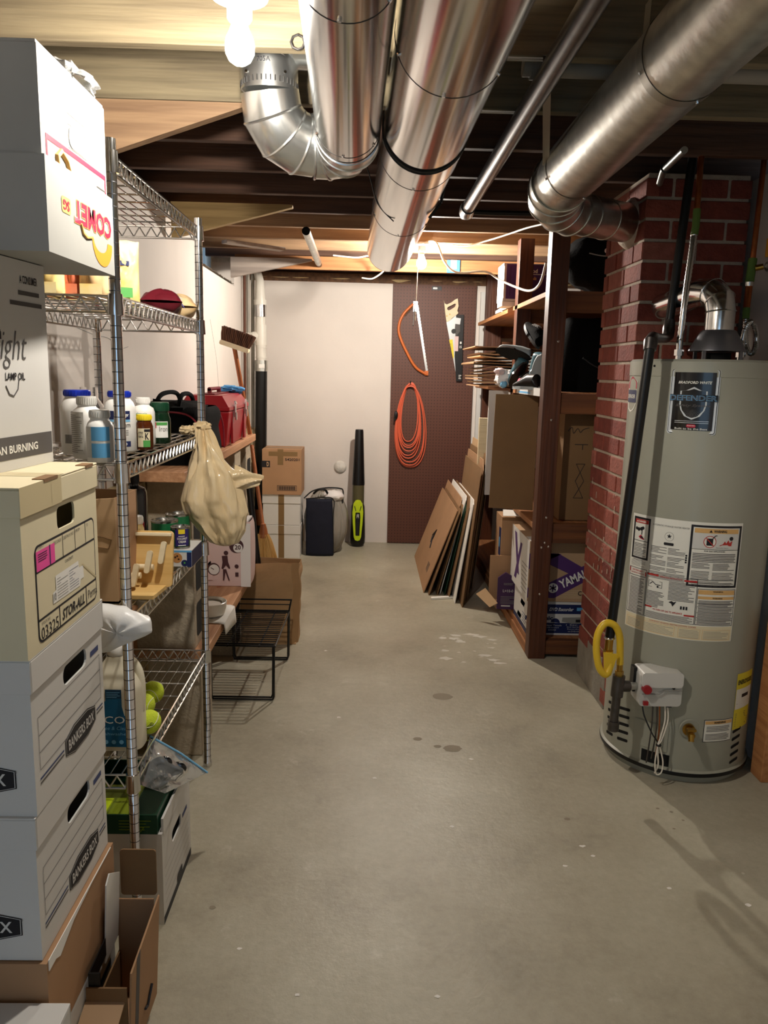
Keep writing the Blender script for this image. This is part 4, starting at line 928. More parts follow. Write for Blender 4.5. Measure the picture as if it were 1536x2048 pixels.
b.rect(-.024, .012, .026, .112, 'plastic_grey', T, .0005, 6); b.lines(-.021, .016, .022, .108, 20, 'ink_grey', T, .4, .0009, 4); b.build('bottle_body', t)
t, b, T = bottle('shorter white bottle with sky blue label, frontmost beside the rack post', -.622, 1.818, Z3, .031, .122, .022, .018, 'plastic_white', 'plastic_grey', .05)
b.rect(-.012, .012, .03, .045, 'sky_print', T, .0006, 5); b.rect(-.012, .051, .03, .083, 'sky_print', T, .0006, 5); b.rect(-.03, .012, -.0125, .083, 'plastic_grey', T, .0005, 4); b.build('bottle_body', t)
t, b, T = bottle('white calcium bottle with blue cap and navy stripe, just behind the post', -.648, 2.05, Z3, .040, .160, .028, .016, 'plastic_white', 'blue_cap', -.05)
b.rect(-.03, .086, .04, .108, 'navy_print', T, .0006, 8); b.text('kroger', .018, .091, .036, .103, 'plastic_white', T, .02, .2, .0012); b.text('Calcium', -.006, .066, .04, .079, 'ink_soft', T, .0, 0, .0008)
b.rect(-.03, .080, .04, .0855, 'cyan_print', T, .0006, 8); b.lines(.004, .046, .034, .062, 3, 'ink_grey', T, .35, .0008, 3); b.rect(-.03, .016, .04, .030, 'navy_print', T, .0006, 8); b.text('500', .012, .0195, .03, .0265, 'plastic_white', T, .02, 0, .0012)
b.build('bottle_body', t)
t, b, T = bottle('white bottle with white cap and green melatonin lettering', -.645, 2.25, Z3, .033, .137, .019, .018, 'plastic_white', 'plastic_white', -.2)
b.text('Melatonin', -.012, .085, .026, .094, 'green_label', T, .01, 0, .0008); b.rect(.012, .02, .03, .075, 'green_label', T, .0006, 4); b.build('bottle_body', t)
t, b, T = bottle('small amber glass bottle with yellow cap', -.606, 2.12, Z3, .0235, .096, .0195, .015, 'amber_glass', 'yellow', .0)
b.rect(-.012, .008, .0215, .058, 'cream_card', T, .0006, 6); b.text('K', .008, .028, .018, .046, 'ink', T, .02, 0, .0012); b.text('CO2', -.010, .034, .003, .05, 'ink_soft', T, .01, 0, .0012); b.rect(.006, .049, .0215, .056, 'ink', T, .001, 4); b.rect(.003, .008, .0215, .026, 'green_label', T, .0009, 4)
b.build('bottle_body', t)
t, b, T = bottle('dark green iron supplement bottle with green cap, farthest on the shelf', -.614, 2.31, Z3, .031, .122, .026, .026, 'green_glass', 'green_dark', .0)
b.rect(-.029, .018, .032, .065, 'plastic_white', T, .0006, 8); b.text('Iron', .006, .036, .030, .051, 'ink_soft', T, 0, 0, .0011); b.rect(-.006, .054, .03, .063, 'green_label', T, .0009, 6); b.rect(-.012, .046, -.002, .063, 'red_print', T, .0011, 3)
b.build('bottle_body', t)
# clear jars behind them
for k, (x, y, r_, h_) in enumerate(((-.86, 2.18, .045, .15), (-.80, 2.26, .045, .16))):
    o = MB().lathe([(r_*.95, 0), (r_, .01), (r_, h_*.62), (r_*.55, h_*.8), (r_*.55, h_), (r_*.5, h_), (r_*.5, h_*.8), (r_*.93, h_*.62), (r_*.93, .008), (.0001, .008)], 'clear', (x, y, Z3), 28).build('glass_jar', None, (x, y, Z3))
    tag(o, ('clear empty jar nearest the tall white carton', 'clear empty jar by the rear rack post')[k], 'jar')
o = MB().blob((-.775, 2.10, Z3+.05), .03, .05, .05, 'pink_foil', 24, 14, .35, 3).build('foil_bag', None, (-.775, 2.1, Z3)); tag(o, 'crumpled shiny brown foil pouch behind the white bottles', 'bag')
# snack bags on the second shelf
def pouch(T, w, h, d_, m, seed, mb=None):
    b = mb or MB()
    def fn(a, v):
        th = 2*PI*a; pr = max(.0, math.sin(PI*min(1, max(0, v))))**.55
        k = noise.noise(Vector((math.cos(th)*2+seed, math.sin(th)*2, v*5)))
        return (w/2*math.cos(th)*(1-.06*pr), d_/2*math.sin(th)*pr*(1+.5*k)+.004*math.sin(th), h*v+.004*k)
    return b.grid(fn, 36, 20, m, True, T)
Z2 = 1.607
for k, (x, y, w_, h_, m_, lb) in enumerate(((-.765, 1.93, .075, .20, 'chip_yellow', 'pale yellow snack bag leaning at the left end of the second shelf'), (-.722, 1.96, .06, .19, 'chip_red', 'orange red snack bag between two yellow bags'), (-.665, 1.95, .075, .20, 'chip_tan', 'yellow tan snack bag just left of the front rack post'))):
    o = pouch(TR(x, y, Z2) @ RZ(.1*k-.1), w_, h_, .05, m_, k*3.3)
    o.rect(-w_*.35, .01, w_*.35, .035, 'chip_yellow' if m_ != 'chip_red' else 'chip_red', FRONT(x, y-.03, Z2), 0)
    tag(o.build('snack_bag', None, (x, y, Z2)), lb, 'bag', 'snack bags on the second shelf')
b = pouch(TR(-.648, 2.12, Z2) @ RZ(.5), .085, .165, .05, 'chip_yellow', 9.1); b.rect(-.012, .02, .022, .045, 'green_label', TR(-.638, 2.088, Z2) @ RZ(.5) @ RX(PI/2), .0); b.rect(-.008, .10, .016, .112, 'navy_print', TR(-.640, 2.092, Z2) @ RZ(.5) @ RX(PI/2), .0)
tag(b.build('snack_bag', None, (-.65, 2.12, Z2)), 'yellow and green snack bag standing right behind the front rack post', 'bag', 'snack bags on the second shelf')
b = pouch(TR(-.645, 2.49, Z2+.036) @ RZ(-1.35) @ RY(PI/2) @ RZ(PI/2) @ TR(0, 0, -.04), .125, .15, .075, 'maroon', 4.2)
b2 = pouch(TR(-.625, 2.615, Z2+.034) @ RZ(-1.35) @ RY(PI/2) @ RZ(PI/2) @ TR(0, 0, -.05), .12, .13, .07, 'chip_tan', 5.2, b)
Tk = TR(-.592, 2.49, Z2+.05) @ RZ(PI/2) @ RX(1.0)
b.lines(-.07, -.008, .04, .014, 2, 'paper_white', Tk, .5, .004); b.poly(circ(-.03, -.022, .012, 16), 'blue_cap', Tk, .005); b.poly(circ(.13, -.02, .006, 10), 'choc', Tk, .006)
tag(b.build('cookie_bag', None, (-.65, 2.48, Z2)), 'maroon bag of orange cookies lying at the far end of the second shelf', 'bag')
# fourth shelf
Z4 = .849
t = thing('cardboard_carton', 'upright brown carton with a hand slot standing on the fourth shelf', 'box', (-.7, 1.97, Z4))
b = MB(); b.prism([(-.135, 0), (.0, 0), (.0, .275), (-.135, .265)], 0, .006, 'cardboard_pale', FRONT(-.632, 1.94, Z4)); b.box(-.767, 1.934, Z4, -.632, 2.12, Z4+.006, 'cardboard_tan'); b.box(-.767, 2.112, Z4, -.632, 2.12, Z4+.27, 'cardboard_tan'); b.box(-.767, 1.94, Z4, -.762, 2.115, Z4+.265, 'cardboard_tan')
b.prism([(0, 0), (.18, 0), (.18, .27), (0, .275)], -.005, 0, 'cardboard', RIGHT(-.632, 1.938, Z4)); b.tube([(-.06, .15, .001), (-.02, .145, .001), (-.012, .168, .001), (-.03, .175, .001), (-.065, .178, .001)], .0016, 'cardboard_dark', 5, T=FRONT(-.632, 1.934, Z4)); b.build('carton_body', t)
t = thing('folding_tray', 'light bamboo folding tray with pale legs leaning on the fourth shelf', 'tray', (-.6, 2.08, Z4))
Tt = TR(-.615, 2.085, Z4+.004) @ RX(-.20)
MB().prism(rrect(-.09, 0, .083, .155, .012), -.006, .006, 'light_wood', Tt @ RX(PI/2), [[(-.075, .085), (-.02, .085), (-.035, .105), (-.075, .105)]]).build('tray_top', t, None, .002)
MB().box(-.088, -.02, .140, .08, -.006, .150, 'pale_wood', Tt).build('tray_rim', t, None, .002)
for k, (x, zz) in enumerate(((.066, .075), (.035, .05), (.006, .015), (-.035, -.005))):
    MB().prism(rrect(-.007, 0, .007, .062, .0065), 0, .012, 'pale_wood', Tt @ TR(x-.01, -.024-.022*k, max(.002, zz-.01)) @ RX(PI/2) @ RZ(-.15)).build('tray_leg', t, None, .002)
    if k < 3: MB().cyl(Tt @ V(-.088, -.02-.02*k, max(.01, .055-.022*k)), Tt @ V(.035-.028*k, -.02-.02*k, max(.01, .055-.022*k)), .0085, 'pale_wood', 14).build('tray_bar', t)
MB().prism([(-.09, -.03), (.062, -.03), (.07, .075), (-.09, .075)], 0, .010, 'light_wood', TR(-.615, 2.0, Z4+.002)).build('tray_base', t, None, .003)
def can(label, cx, cy_, z0, r, h, m, txt=None, ang=0):
    t = thing('food_can', label, 'can', (cx, cy_, z0), 'food cans on the fourth shelf')
    b = MB().lathe([(r*.96, 0), (r*1.02, .002), (r*1.02, .005), (r, .007)], 'tin', (cx, cy_, z0), 28).lathe([(r, h-.007), (r*1.02, h-.005), (r*1.02, h-.001), (r*.97, h), (r*.93, h-.004), (r*.6, h-.004), (r*.58, h-.0055), (.0001, h-.0055)], 'tin', (cx, cy_, z0), 28).lathe([(r, .007), (r, h-.007)], m, (cx, cy_, z0), 28)
    T = CYL(cx, cy_, r, z0, ang)
    if txt == 'coco':
        b.rect(-.006, .01, r*1.3, .062, 'purple_can', T, .0004, 6); b.rect(.004, .048, .024, .062, 'yellow', T, .0006, 4); b.text('COCONUT', .0, .030, .031, .037, 'plastic_white', T, .02, 0, .0012); b.text('CREAM', .004, .020, .026, .0275, 'plastic_white', T, .02, 0, .0012); b.lines(.003, .011, .026, .016, 1, 'plastic_white', T, .5, .001, 3); b.lines(.004, .040, .026, .044, 1, 'plastic_white', T, .5, .001, 3)
        b.rect(-.03, .01, -.008, .05, 'green_dark', T, .0004, 4)
    elif txt:
        b.rect(.004, .02, .03, .07, 'plastic_white', T, .0005, 4); b.lines(.006, .024, .028, .066, 6, 'ink_soft', T, .4, .0009, 3); b.rect(-.032, .055, -.022, .068, 'yellow', T, .0006, 3)
    b.build('can_body', t)
    return t
can('large green can with white nutrition panel, left of the rear green can', -.642, 2.44, Z4, .042, .125, 'green_can', 'n', .1)
can('green can farthest back with yellow label, partly behind its neighbour', -.632, 2.57, Z4, .040, .122, 'green_can', 'coco2', -.25)
can('small purple can of coconut cream on the cookie box side', -.575, 2.365, Z4+.052, .029, .068, 'green_dark', 'coco', -.10)
can('low tin can behind the bamboo tray', -.70, 2.36, Z4, .038, .10, 'tin')
MB_ = thing('cookie_box', 'white and blue box of cookies under the coconut cream can', 'box', (-.582, 2.40, Z4))
b = MB().box(-.632, 2.325, Z4, -.532, 2.47, Z4+.052, 'white_card'); T = FRONT(-.632, 2.325, Z4)
b.poly(circ(.055, .028, .016, 16), 'cookie', T, .0005); b.poly(circ(.012, .018, .012, 16), 'cookie', T, .0005)
for x, y in ((.05, .03), (.06, .024), (.056, .034), (.01, .02), (.014, .014)): b.poly(circ(x, y, .003, 8), 'choc', T, .001)
b.poly(circ(.078, .012, .0105, 18), 'navy_print', T, .0008); b.poly(circ(.078, .013, .003, 10), 'green_label', T, .0012); b.rect(.085, 0, .0995, .052, 'navy_print', T, .0004); b.rect(0, .046, .1, .052, 'sky_print', T, .0006)
b.poly([(.02, .02), (.06, .02), (.05, .05), (.03, .06)], 'cookie', TOP(-.632, 2.325, Z4+.052), .0005); pass
b.rect(0, 0, .145, .05, 'navy_print', RIGHT(-.532, 2.325, Z4), .0004); b.build('box_body', MB_, None, .0008)
t, b, T = bottle('dark glass bottle with red label behind the jar on the fourth shelf', -.675, 2.24, Z4, .036, .30, .014, .03, 'black_gloss', 'black_plastic', .1, name='glass_bottle')
b.rect(.0, .10, .034, .16, 'red', T, .0006, 6); b.text('O', .012, .072, .022, .084, 'plastic_white', T, 0, 0, .001); b.build('bottle_body', t)
t, b, T = bottle('small spice jar with white lid beside the dark bottle', -.648, 2.16, Z4, .021, .19, .018, .022, 'chip_yellow', 'plastic_white', 0, name='spice_jar')
b.rect(-.02, .06, .02, .115, 'plastic_white', T, .0006, 6); b.rect(-.02, .118, .02, .124, 'ink', T, .0008, 6); b.build('jar_body', t)
# tan bag tied to the far post
LT = [(-.565,1.250),(-.571,1.199),(-.583,1.149),(-.607,1.081),(-.625,1.012),(-.609,.961),(-.566,.910),(-.526,.868),(-.496,.858)]
RT = [(-.530,1.250),(-.508,1.200),(-.480,1.151),(-.445,1.110),(-.418,1.017),(-.403,.965),(-.411,.913),(-.431,.869),(-.462,.858)]
def interp(L_, v):
    x = v*(len(L_)-1); i = min(len(L_)-2, int(x)); f = x-i; f = f*f*(3-2*f)*.5+f*.5
    return L_[i][0]+(L_[i+1][0]-L_[i][0])*f, L_[i][1]+(L_[i+1][1]-L_[i][1])*f
def bagfn(a, v):
    th = 2*PI*a; l = interp(LT, v); r_ = interp(RT, v); cx = (l[0]+r_[0])/2; hw = (r_[0]-l[0])/2; zz = (l[1]+r_[1])/2+(r_[1]-l[1])/2*math.cos(th)
    dp = .012+.058*math.sin(PI*min(1, v*1.02))**.8*(.5+.5*v)
    pl = .006*math.sin(th*9+3*v)*(1-v)**.6+.010*noise.noise(Vector((math.cos(th)*2, math.sin(th)*2, v*5)))+.006*noise.noise(Vector((math.cos(th)*6, math.sin(th)*6, v*11)))
    return (cx+(hw+pl)*math.cos(th), 2.592+(dp+pl*1.4)*math.sin(th), zz+pl*.4)
t = thing('plastic_bag', 'full tan plastic grocery bag hanging from the far rack post', 'bag', (-.51, 2.59, 1.2))
MB().grid(bagfn, 90, 60, 'tan_bag', True).build('bag_body', t)
def hornfn(a, v):
    th = 2*PI*a; c = Vector((-.452, 2.60, 1.085)).lerp(Vector((-.355, 2.60, 1.082)), v); rr = .040*(1-v)**.9+.011+.008*abs(v-.5)
    k = .006*math.sin(th*5+v*6)
    return (c.x+.008*math.sin(th), c.y+(rr*.45+k)*math.cos(th), c.z+(rr*.8+k)*math.sin(th))
MB().grid(hornfn, 40, 16, 'tan_bag', True).build('bag_handle', t)
MB().blob((-.563, 2.648, 1.252), .030, .030, .022, 'tan_bag', 26, 14, .5, 2, freq=3).blob((-.607, 2.63, 1.245), .028, .02, .014, 'tan_bag', 24, 12, .6, 7, freq=4).build('bag_knot', t)
# white bag over the fourth shelf's near corner
WP = [(-.63, .905), (-.552, .90), (-.498, .872), (-.493, .845), (-.53, .822), (-.588, .797), (-.63, .785)]
def wbag(a, v):
    th = 2*PI*a; cx, cz = -.565, .848; x = len(WP)*a; i = int(x) % len(WP); f = x-int(x); p, q = WP[i], WP[(i+1) % len(WP)]
    ox, oz = p[0]+(q[0]-p[0])*f-cx, p[1]+(q[1]-p[1])*f-cz; s_ = math.sin(PI*v)**.7 if 0 < v < 1 else 0
    k = noise.noise(Vector((ox*30, oz*30, v*3)))
    return (cx+ox*s_, 1.742-.032*math.cos(PI*v)*(1+.5*k)+.008*k, cz+oz*s_+.004*k)
tag(MB().grid(wbag, 60, 18, 'white_bag', True).build('plastic_bag', None, (-.565, 1.742, .85)), 'crumpled white plastic bag hanging by the near rack post above the detergent jug', 'bag')
# detergent jug and tennis balls on the fifth shelf
Z5 = .451
t = thing('detergent_jug', 'cream detergent jug with blue label on the lowest rack shelf', 'jug', (-.64, 1.96, Z5))
def jugp(a, v):
    th = 2*PI*a; e = .55
    c, s_ = math.cos(th), math.sin(th); rx = .068; ry = .045
    k = 1 if v < .68 else max(.30, 1-((v-.68)/.32)**1.25*.72)
    return (-.652+rx*k*math.copysign(abs(c)**e, c), 1.96+ry*(k if k > .5 else .5)*math.copysign(abs(s_)**e, s_), Z5+.252*v)
b = MB().grid(jugp, 44, 24, 'jug', True); b.rect(-.066, .0, .066, .09, 'jug', TR(-.652, 1.96, Z5), .0005)
b.lathe([(.021, 0), (.021, .012)], 'jug', (-.652, 1.96, Z5+.245), 20); b.build('jug_body', t)
MB().tube(smooth([(-.645, 1.96, Z5+.245), (-.610, 1.96, Z5+.232), (-.592, 1.96, Z5+.19), (-.592, 1.96, Z5+.11), (-.605, 1.96, Z5+.07)], 6), .012, 'jug', 12).build('jug_handle', t)
MB().lathe([(.022, 0), (.0235, .002), (.0235, .022), (.021, .026), (.0001, .026)], 'plastic_white', (-.652, 1.96, Z5+.252), 24).build('jug_cap', t)
T = FRONT(-.652, 1.9145, Z5); b = MB()
b.poly([(-.060, .012), (.058, .012), (.058, .085), (.03, .10), (.024, .125), (.024, .172), (-.018, .172), (-.018, .14), (-.06, .115)], 'teal_print', T, .0005)
b.poly([(-.018, .148), (.024, .148), (.024, .172), (-.018, .172)], 'teal_dark', T, .0008); b.text('ECOS', -.040, .078, .048, .098, 'plastic_white', T, .0, 0, .0011); b.text('Free & Clear', -.034, .06, .040, .07, 'cyan_print', T, 0, .2, .0011); b.text('dishwasher', -.034, .045, .040, .053, 'cyan_print', T, 0, 0, .0011)
for x in (-.02, 0, .02): b.poly(circ(x, .026, .006, 12), 'cyan_print', T, .0011)
b.poly(circ(-.03, .115, .006, 12), 'cyan_print', T, .0011); b.lines(-.015, .150, .02, .168, 4, 'cyan_print', T, .3, .0011); b.build('jug_label', t)
def tennis(label, x, y, z, rot):
    t = thing('tennis_ball', label, 'ball', (x, y, z-.033), 'tennis balls on the lowest shelf')
    MB().blob((x, y, z), .033, .033, .033, 'tennis', 28, 18).build('ball_felt', t)
    P = []
    for k in range(48):
        s_ = 2*PI*k/48; p = Vector((math.cos(s_)+.28*math.cos(3*s_), math.sin(s_)-.28*math.sin(3*s_), 1.06*math.sin(2*s_))).normalized()*.0332
        P.append(Vector((x, y, z))+Matrix.Rotation(rot, 3, 'X') @ Matrix.Rotation(rot*1.7, 3, 'Z') @ p)
    s_ = MB().tube(P, .0012, 'seam_white', 5, True)
    s_.build('ball_seam', t)
    return t
tennis('yellow tennis ball highest and farthest of the three', -.632, 2.215, Z5+.036, .4)
tennis('yellow tennis ball in the middle, partly hidden by the jug', -.634, 2.125, Z5+.036, 1.3)
tb = tennis('yellow tennis ball nearest, with dark lettering', -.588, 2.015, Z5+.036, 2.2)
MB().text('NO3D', -.012, -.004, .014, .006, 'ink', TR(-.588, 2.015, Z5+.036) @ RZ(.3) @ RX(PI/2) @ RZ(.7), .02, .2, .0331).build('ball_print', tb)
# boxes under the rack
t = thing('file_storage_box', 'white file box with dark bottom edge under the rack, holding the green tray', 'box', (-.66, 2.0, 0), 'white printed file boxes')
b = carton(-.82, -.512, 1.835, 2.145, 0, .262, 'white_card', [rrect(.10, .17, .2, .205, .014)]); T = RIGHT(-.512, 1.835, 0)
b.rect(.0, .0, .31, .022, 'ink', T); b.poly(rrect(.14, .018, .2, .045, .008), 'ink', T, .0008)
for v in (.05, .075, .10, .125, .15): b.rect(.02, v, .29, v+.0012, 'ink_grey', T)
b.rect(.215, .175, .27, .188, 'ink_blue', T); b.build('box_body', t)
MB().box(-.516, 1.845, .255, -.510, 2.15, .30, 'white_card').build('box_flap', t)
t = thing('plant_tray', 'dark green printed tray box with bright green rim on the under-rack file box', 'box', (-.66, 1.95, .262))
b = carton(-.80, -.522, 1.832, 2.12, .264, .318, 'green_dark', (), .004, False, 'green_label'); T = FRONT(-.80, 1.832, .264)
pass; b.lines(.18, .012, .262, .045, 4, 'lime_dark', T, .25); b.text('▽', .225, .006, .245, .02, 'lime_dark', T)
b.box(-.796, 1.836, .30, -.60, 2.0, .306, 'lime_dark').box(-.76, 1.84, .306, -.66, 1.92, .312, 'lime'); b.build('box_body', t)
# zip bag with dark glasses
C4 = [V(-.582, 2.0, .452), V(-.446, 2.09, .296), V(-.527, 1.93, .322), V(-.583, 1.88, .377)]
def zipf(sgn):
    def fn(a, v):
        p = C4[0].lerp(C4[1], a); q = C4[3].lerp(C4[2], a); r_ = p.lerp(q, v); n = V(.45, -.75, .45); bl = math.sin(PI*a)*math.sin(PI*v)
        k = noise.noise(Vector((a*5, v*5, sgn)))+.6*noise.noise(Vector((a*11, v*11, sgn+4)))
        return r_+n*(sgn*.022*bl+.010*k*(.3+bl))
    return fn
t = thing('zip_bag', 'clear zip bag of dark glasses lying over the green tray', 'bag', (-.53, 1.98, .36))
MB().grid(zipf(1), 24, 20, 'clear_bag').grid(zipf(-1), 24, 20, 'clear_bag').build('bag_film', t)
MB().tube([C4[0], C4[0].lerp(C4[1], .5)+V(.004, 0, .004), C4[1]], .003, 'cyan_print', 6).build('zip_strip', t)
g = thing('sunglasses', 'dark glasses seen through the clear zip bag', 'glasses', (-.52, 1.99, .34))
for k, (a, v) in enumerate(((.35, .35), (.62, .30))):
    c = C4[0].lerp(C4[1], a).lerp(C4[3].lerp(C4[2], a), v)
    MB().blob((c.x, c.y, c.z), .026, .008, .019, 'black_gloss', 20, 10).build('lens', g)
c = C4[0].lerp(C4[1], .75).lerp(C4[2], .3); MB().tube(smooth([c, c+V(-.02, .02, -.05), c+V(-.05, .03, -.075)], 6), .003, 'black_plastic', 6).build('temple_arm', g)

# ================================================================== bench and ledge along the left wall
struct(MB().grid(lambda a, v: (XL+.075+.012*noise.noise(Vector((a*60, v*18, 0))), 1.2+5.3*a, .02+.96*v), 160, 30, 'aggregate').box(XL-.02, 1.2, 0, XL+.062, 6.5, .985, 'aggregate'), 'trim_3')
def plank(label, x0, x1, y0, y1, z, th, m='plank_wood', knots=()):
    b = MB().box(x0, y0, z-th, x1, y1, z, m)
    for x, y in knots: b.poly([(x+.012*math.cos(k*PI/8), y+.026*math.sin(k*PI/8)) for k in range(16)], 'handle_wood', TOP(0, 0, z), .0006)
    tag(b.build('wood_plank', None, ((x0+x1)/2, (y0+y1)/2, z-th), .003), label, 'plank')
plank('long fir plank low on concrete blocks, behind the far end of the wire rack', XL+.08, -.585, 2.74, 4.02, .42, .04, 'plank_wood', ((-.70, 3.62), (-.66, 2.95)))
plank('upper fir plank under the black bag and the red toolbox', XL+.01, -.712, 3.02, 4.95, 1.05, .042)
plank('plank edge seen behind the detergent jug under the wire rack', XL+.105, -.80, 1.82, 2.66, .62, .035)
def cinder(label, x0, x1, y0, y1, z0, z1, standing=True):
    b = MB().box(x0, y0, z0, x1, y1, z1, 'cinder')
    T = RIGHT(x1, y0, z0); h = z1-z0; w = y1-y0
    for v0, v1 in ((.10, .44), (.56, .90)): b.poly(rrect(w*.18, h*v0, w*.82, h*v1, .02), 'dark_hole', T, .0012)
    tag(b.build('concrete_block', None, ((x0+x1)/2, (y0+y1)/2, z0), .006, 2), label, 'block', None)
cinder('concrete block standing upright on the low plank behind the rack', -.84, -.625, 2.755, 2.95, .42, .80)
cinder('concrete block standing on the floor under the low plank near the rack post', -.80, -.605, 2.75, 2.95, 0, .38)
cinder('concrete block under the far end of the low plank behind the paper bag', -.86, -.66, 3.80, 3.99, 0, .38)
for k, y in enumerate((3.22, 4.30, 4.70)):
    cinder(('concrete block pier under the near end of the upper plank', 'concrete block pier under the upper plank below the toolbox', 'concrete block pier under the far end of the upper plank')[k], -.92, -.735, y, y+.2, .02, 1.008)
for k, y in enumerate((3.2, 4.9)): pass
# black tool bag
t = thing('tool_bag', 'black soft tool bag with dark red piping on the upper plank', 'bag', (-.84, 3.5, 1.05))
def bagbody(a, v):
    th = 2*PI*a; e = .45; c, s_ = math.cos(th), math.sin(th)
    k = (1-.35*max(0, (v-.55)/.45)**2)*(1 if v < .995 else .9); n_ = .012*noise.noise(Vector((c*2, s_*2, v*3)))
    return (-.85+(.165*(.9+.1*k)+n_)*math.copysign(abs(c)**e, c), 3.47+(.26*k+n_)*math.copysign(abs(s_)**e, s_), 1.052+.235*v+.02*math.sin(PI*v)*abs(c))
MB().grid(bagbody, 48, 14, 'black_fabric', True).blob((-.85, 3.47, 1.275), .14, .20, .035, 'black_fabric', 24, 10, .3).build('bag_body', t)
pp = MB()
for y in (3.205,): 
    pp.tube(smooth([(-.70, y+.008, 1.07), (-.685, y+.004, 1.15), (-.70, y+.01, 1.22), (-.75, y+.02, 1.262), (-.85, y+.03, 1.27), (-.95, y+.03, 1.262)], 6), .004, 'red_piping', 6)
pp.tube(smooth([(-.688, 3.24, 1.08), (-.682, 3.26, 1.2), (-.70, 3.30, 1.262), (-.70, 3.6, 1.268), (-.688, 3.70, 1.2), (-.685, 3.72, 1.08)], 6), .004, 'red_piping', 6).build('bag_piping', t)
hd = MB()
for dx in (-.93, -.88): hd.prism([(0, 0), (.035, 0), (.04, .22), (.005, .225)], 0, .006, 'black_fabric', FRONT(dx, 3.20, 1.10))
hd.tube(smooth([(-.90, 3.3, 1.27), (-.89, 3.36, 1.33), (-.87, 3.46, 1.345), (-.86, 3.56, 1.33), (-.86, 3.62, 1.27)], 6), .010, 'black_fabric', 8).tube(smooth([(-.80, 3.3, 1.27), (-.80, 3.36, 1.33), (-.80, 3.46, 1.34), (-.80, 3.56, 1.325), (-.80, 3.62, 1.27)], 6), .010, 'black_fabric', 8)
hd.build('bag_handles', t)
# red toolbox
t = thing('toolbox', 'dark red plastic toolbox with steel latches on the upper plank', 'toolbox', (-.82, 4.35, 1.05))
TX0, TX1, TY0, TY1 = -.965, -.715, 4.02, 4.66
b = MB().add([(TX0+.02, TY0+.02, 1.052), (TX1-.02, TY0+.02, 1.052), (TX1-.02, TY1-.02, 1.052), (TX0+.02, TY1-.02, 1.052), (TX0, TY0, 1.235), (TX1, TY0, 1.235), (TX1, TY1, 1.235), (TX0, TY1, 1.235)], [(0,3,2,1),(0,1,5,4),(1,2,6,5),(2,3,7,6),(3,0,4,7),(4,5,6,7)], 'toolbox_red')
for y in (TY0+.12, TY0+.50): b.prism([(0, 0), (.05, 0), (.06, .17), (-.01, .17)], 0, .012, 'toolbox_red', RIGHT(TX1-.012, y, 1.06))
b.build('toolbox_base', t, None, .008)
b = MB(); b.box(TX0-.004, TY0-.004, 1.237, TX1+.004, TY1+.004, 1.258, 'toolbox_red'); b.add([(TX0, TY0, 1.258), (TX1, TY0, 1.258), (TX1, TY1, 1.258), (TX0, TY1, 1.258), (TX0+.03, TY0+.035, 1.315), (TX1-.04, TY0+.035, 1.315), (TX1-.04, TY1-.035, 1.315), (TX0+.03, TY1-.035, 1.315)], [(0,1,5,4),(1,2,6,5),(2,3,7,6),(3,0,4,7),(4,5,6,7)], 'toolbox_red')
b.box(TX0+.07, TY0+.1, 1.315, TX1-.09, TY1-.1, 1.322, 'toolbox_red_dark'); b.build('toolbox_lid', t, None, .006)
b = MB().box(-.86, 4.2, 1.322, -.84, 4.22, 1.345, 'toolbox_red_dark').box(-.86, 4.46, 1.322, -.84, 4.48, 1.345, 'toolbox_red_dark').cyl((-.85, 4.2, 1.343), (-.85, 4.48, 1.343), .010, 'toolbox_red_dark', 12).build('toolbox_handle', t)
for y in (TY0+.145, TY0+.495):
    MB().box(TX1+.004, y-.016, 1.20, TX1+.012, y+.016, 1.285, 'chrome_wire').box(TX1+.010, y-.012, 1.185, TX1+.017, y+.012, 1.225, 'chrome_wire').cyl((TX1+.012, y-.018, 1.272), (TX1+.012, y+.018, 1.272), .005, 'chrome_wire', 10).build('latch', t, None, .0015)
# push broom leaning upside down, blue rag, small bits
t = thing('push_broom', 'upturned push broom with dark bristles leaning on the left wall', 'broom', (-.80, 4.74, 1.05))
Tb = TR(-.80, 4.72, 1.585) @ RY(.30) @ RZ(.0)
MB().prism(rrect(-.088, -.016, .088, .012, .01), -.03, .03, 'pale_wood', Tb @ RX(PI/2)).build('broom_block', t, None, .003)
b = MB()
for i in range(17):
    for j in range(5):
        x = -.078+.0098*i; y = -.022+.011*j; k = (i/16-.5)*.02
        b.tube([Tb @ V(x, y, .012), Tb @ V(x+k, y*1.25, .05), Tb @ V(x+k*1.6+random.uniform(-.004, .004), y*1.5, .092+random.uniform(-.004, .003))], [.0062, .0068, .006], 'bristle', 6)
b.build('broom_bristles', t)
MB().cyl((-.802, 4.72, 1.575), (-.735, 4.86, 1.056), .0135, 'handle_wood', 14).build('broom_handle', t)
o = MB().blob((-.80, 4.60, 1.335), .075, .05, .022, 'sky_rag', 22, 12, .6, 5, freq=4).build('rag', None, (-.8, 4.6, 1.32)); tag(o, 'sky blue rag on top of the red toolbox', 'rag')
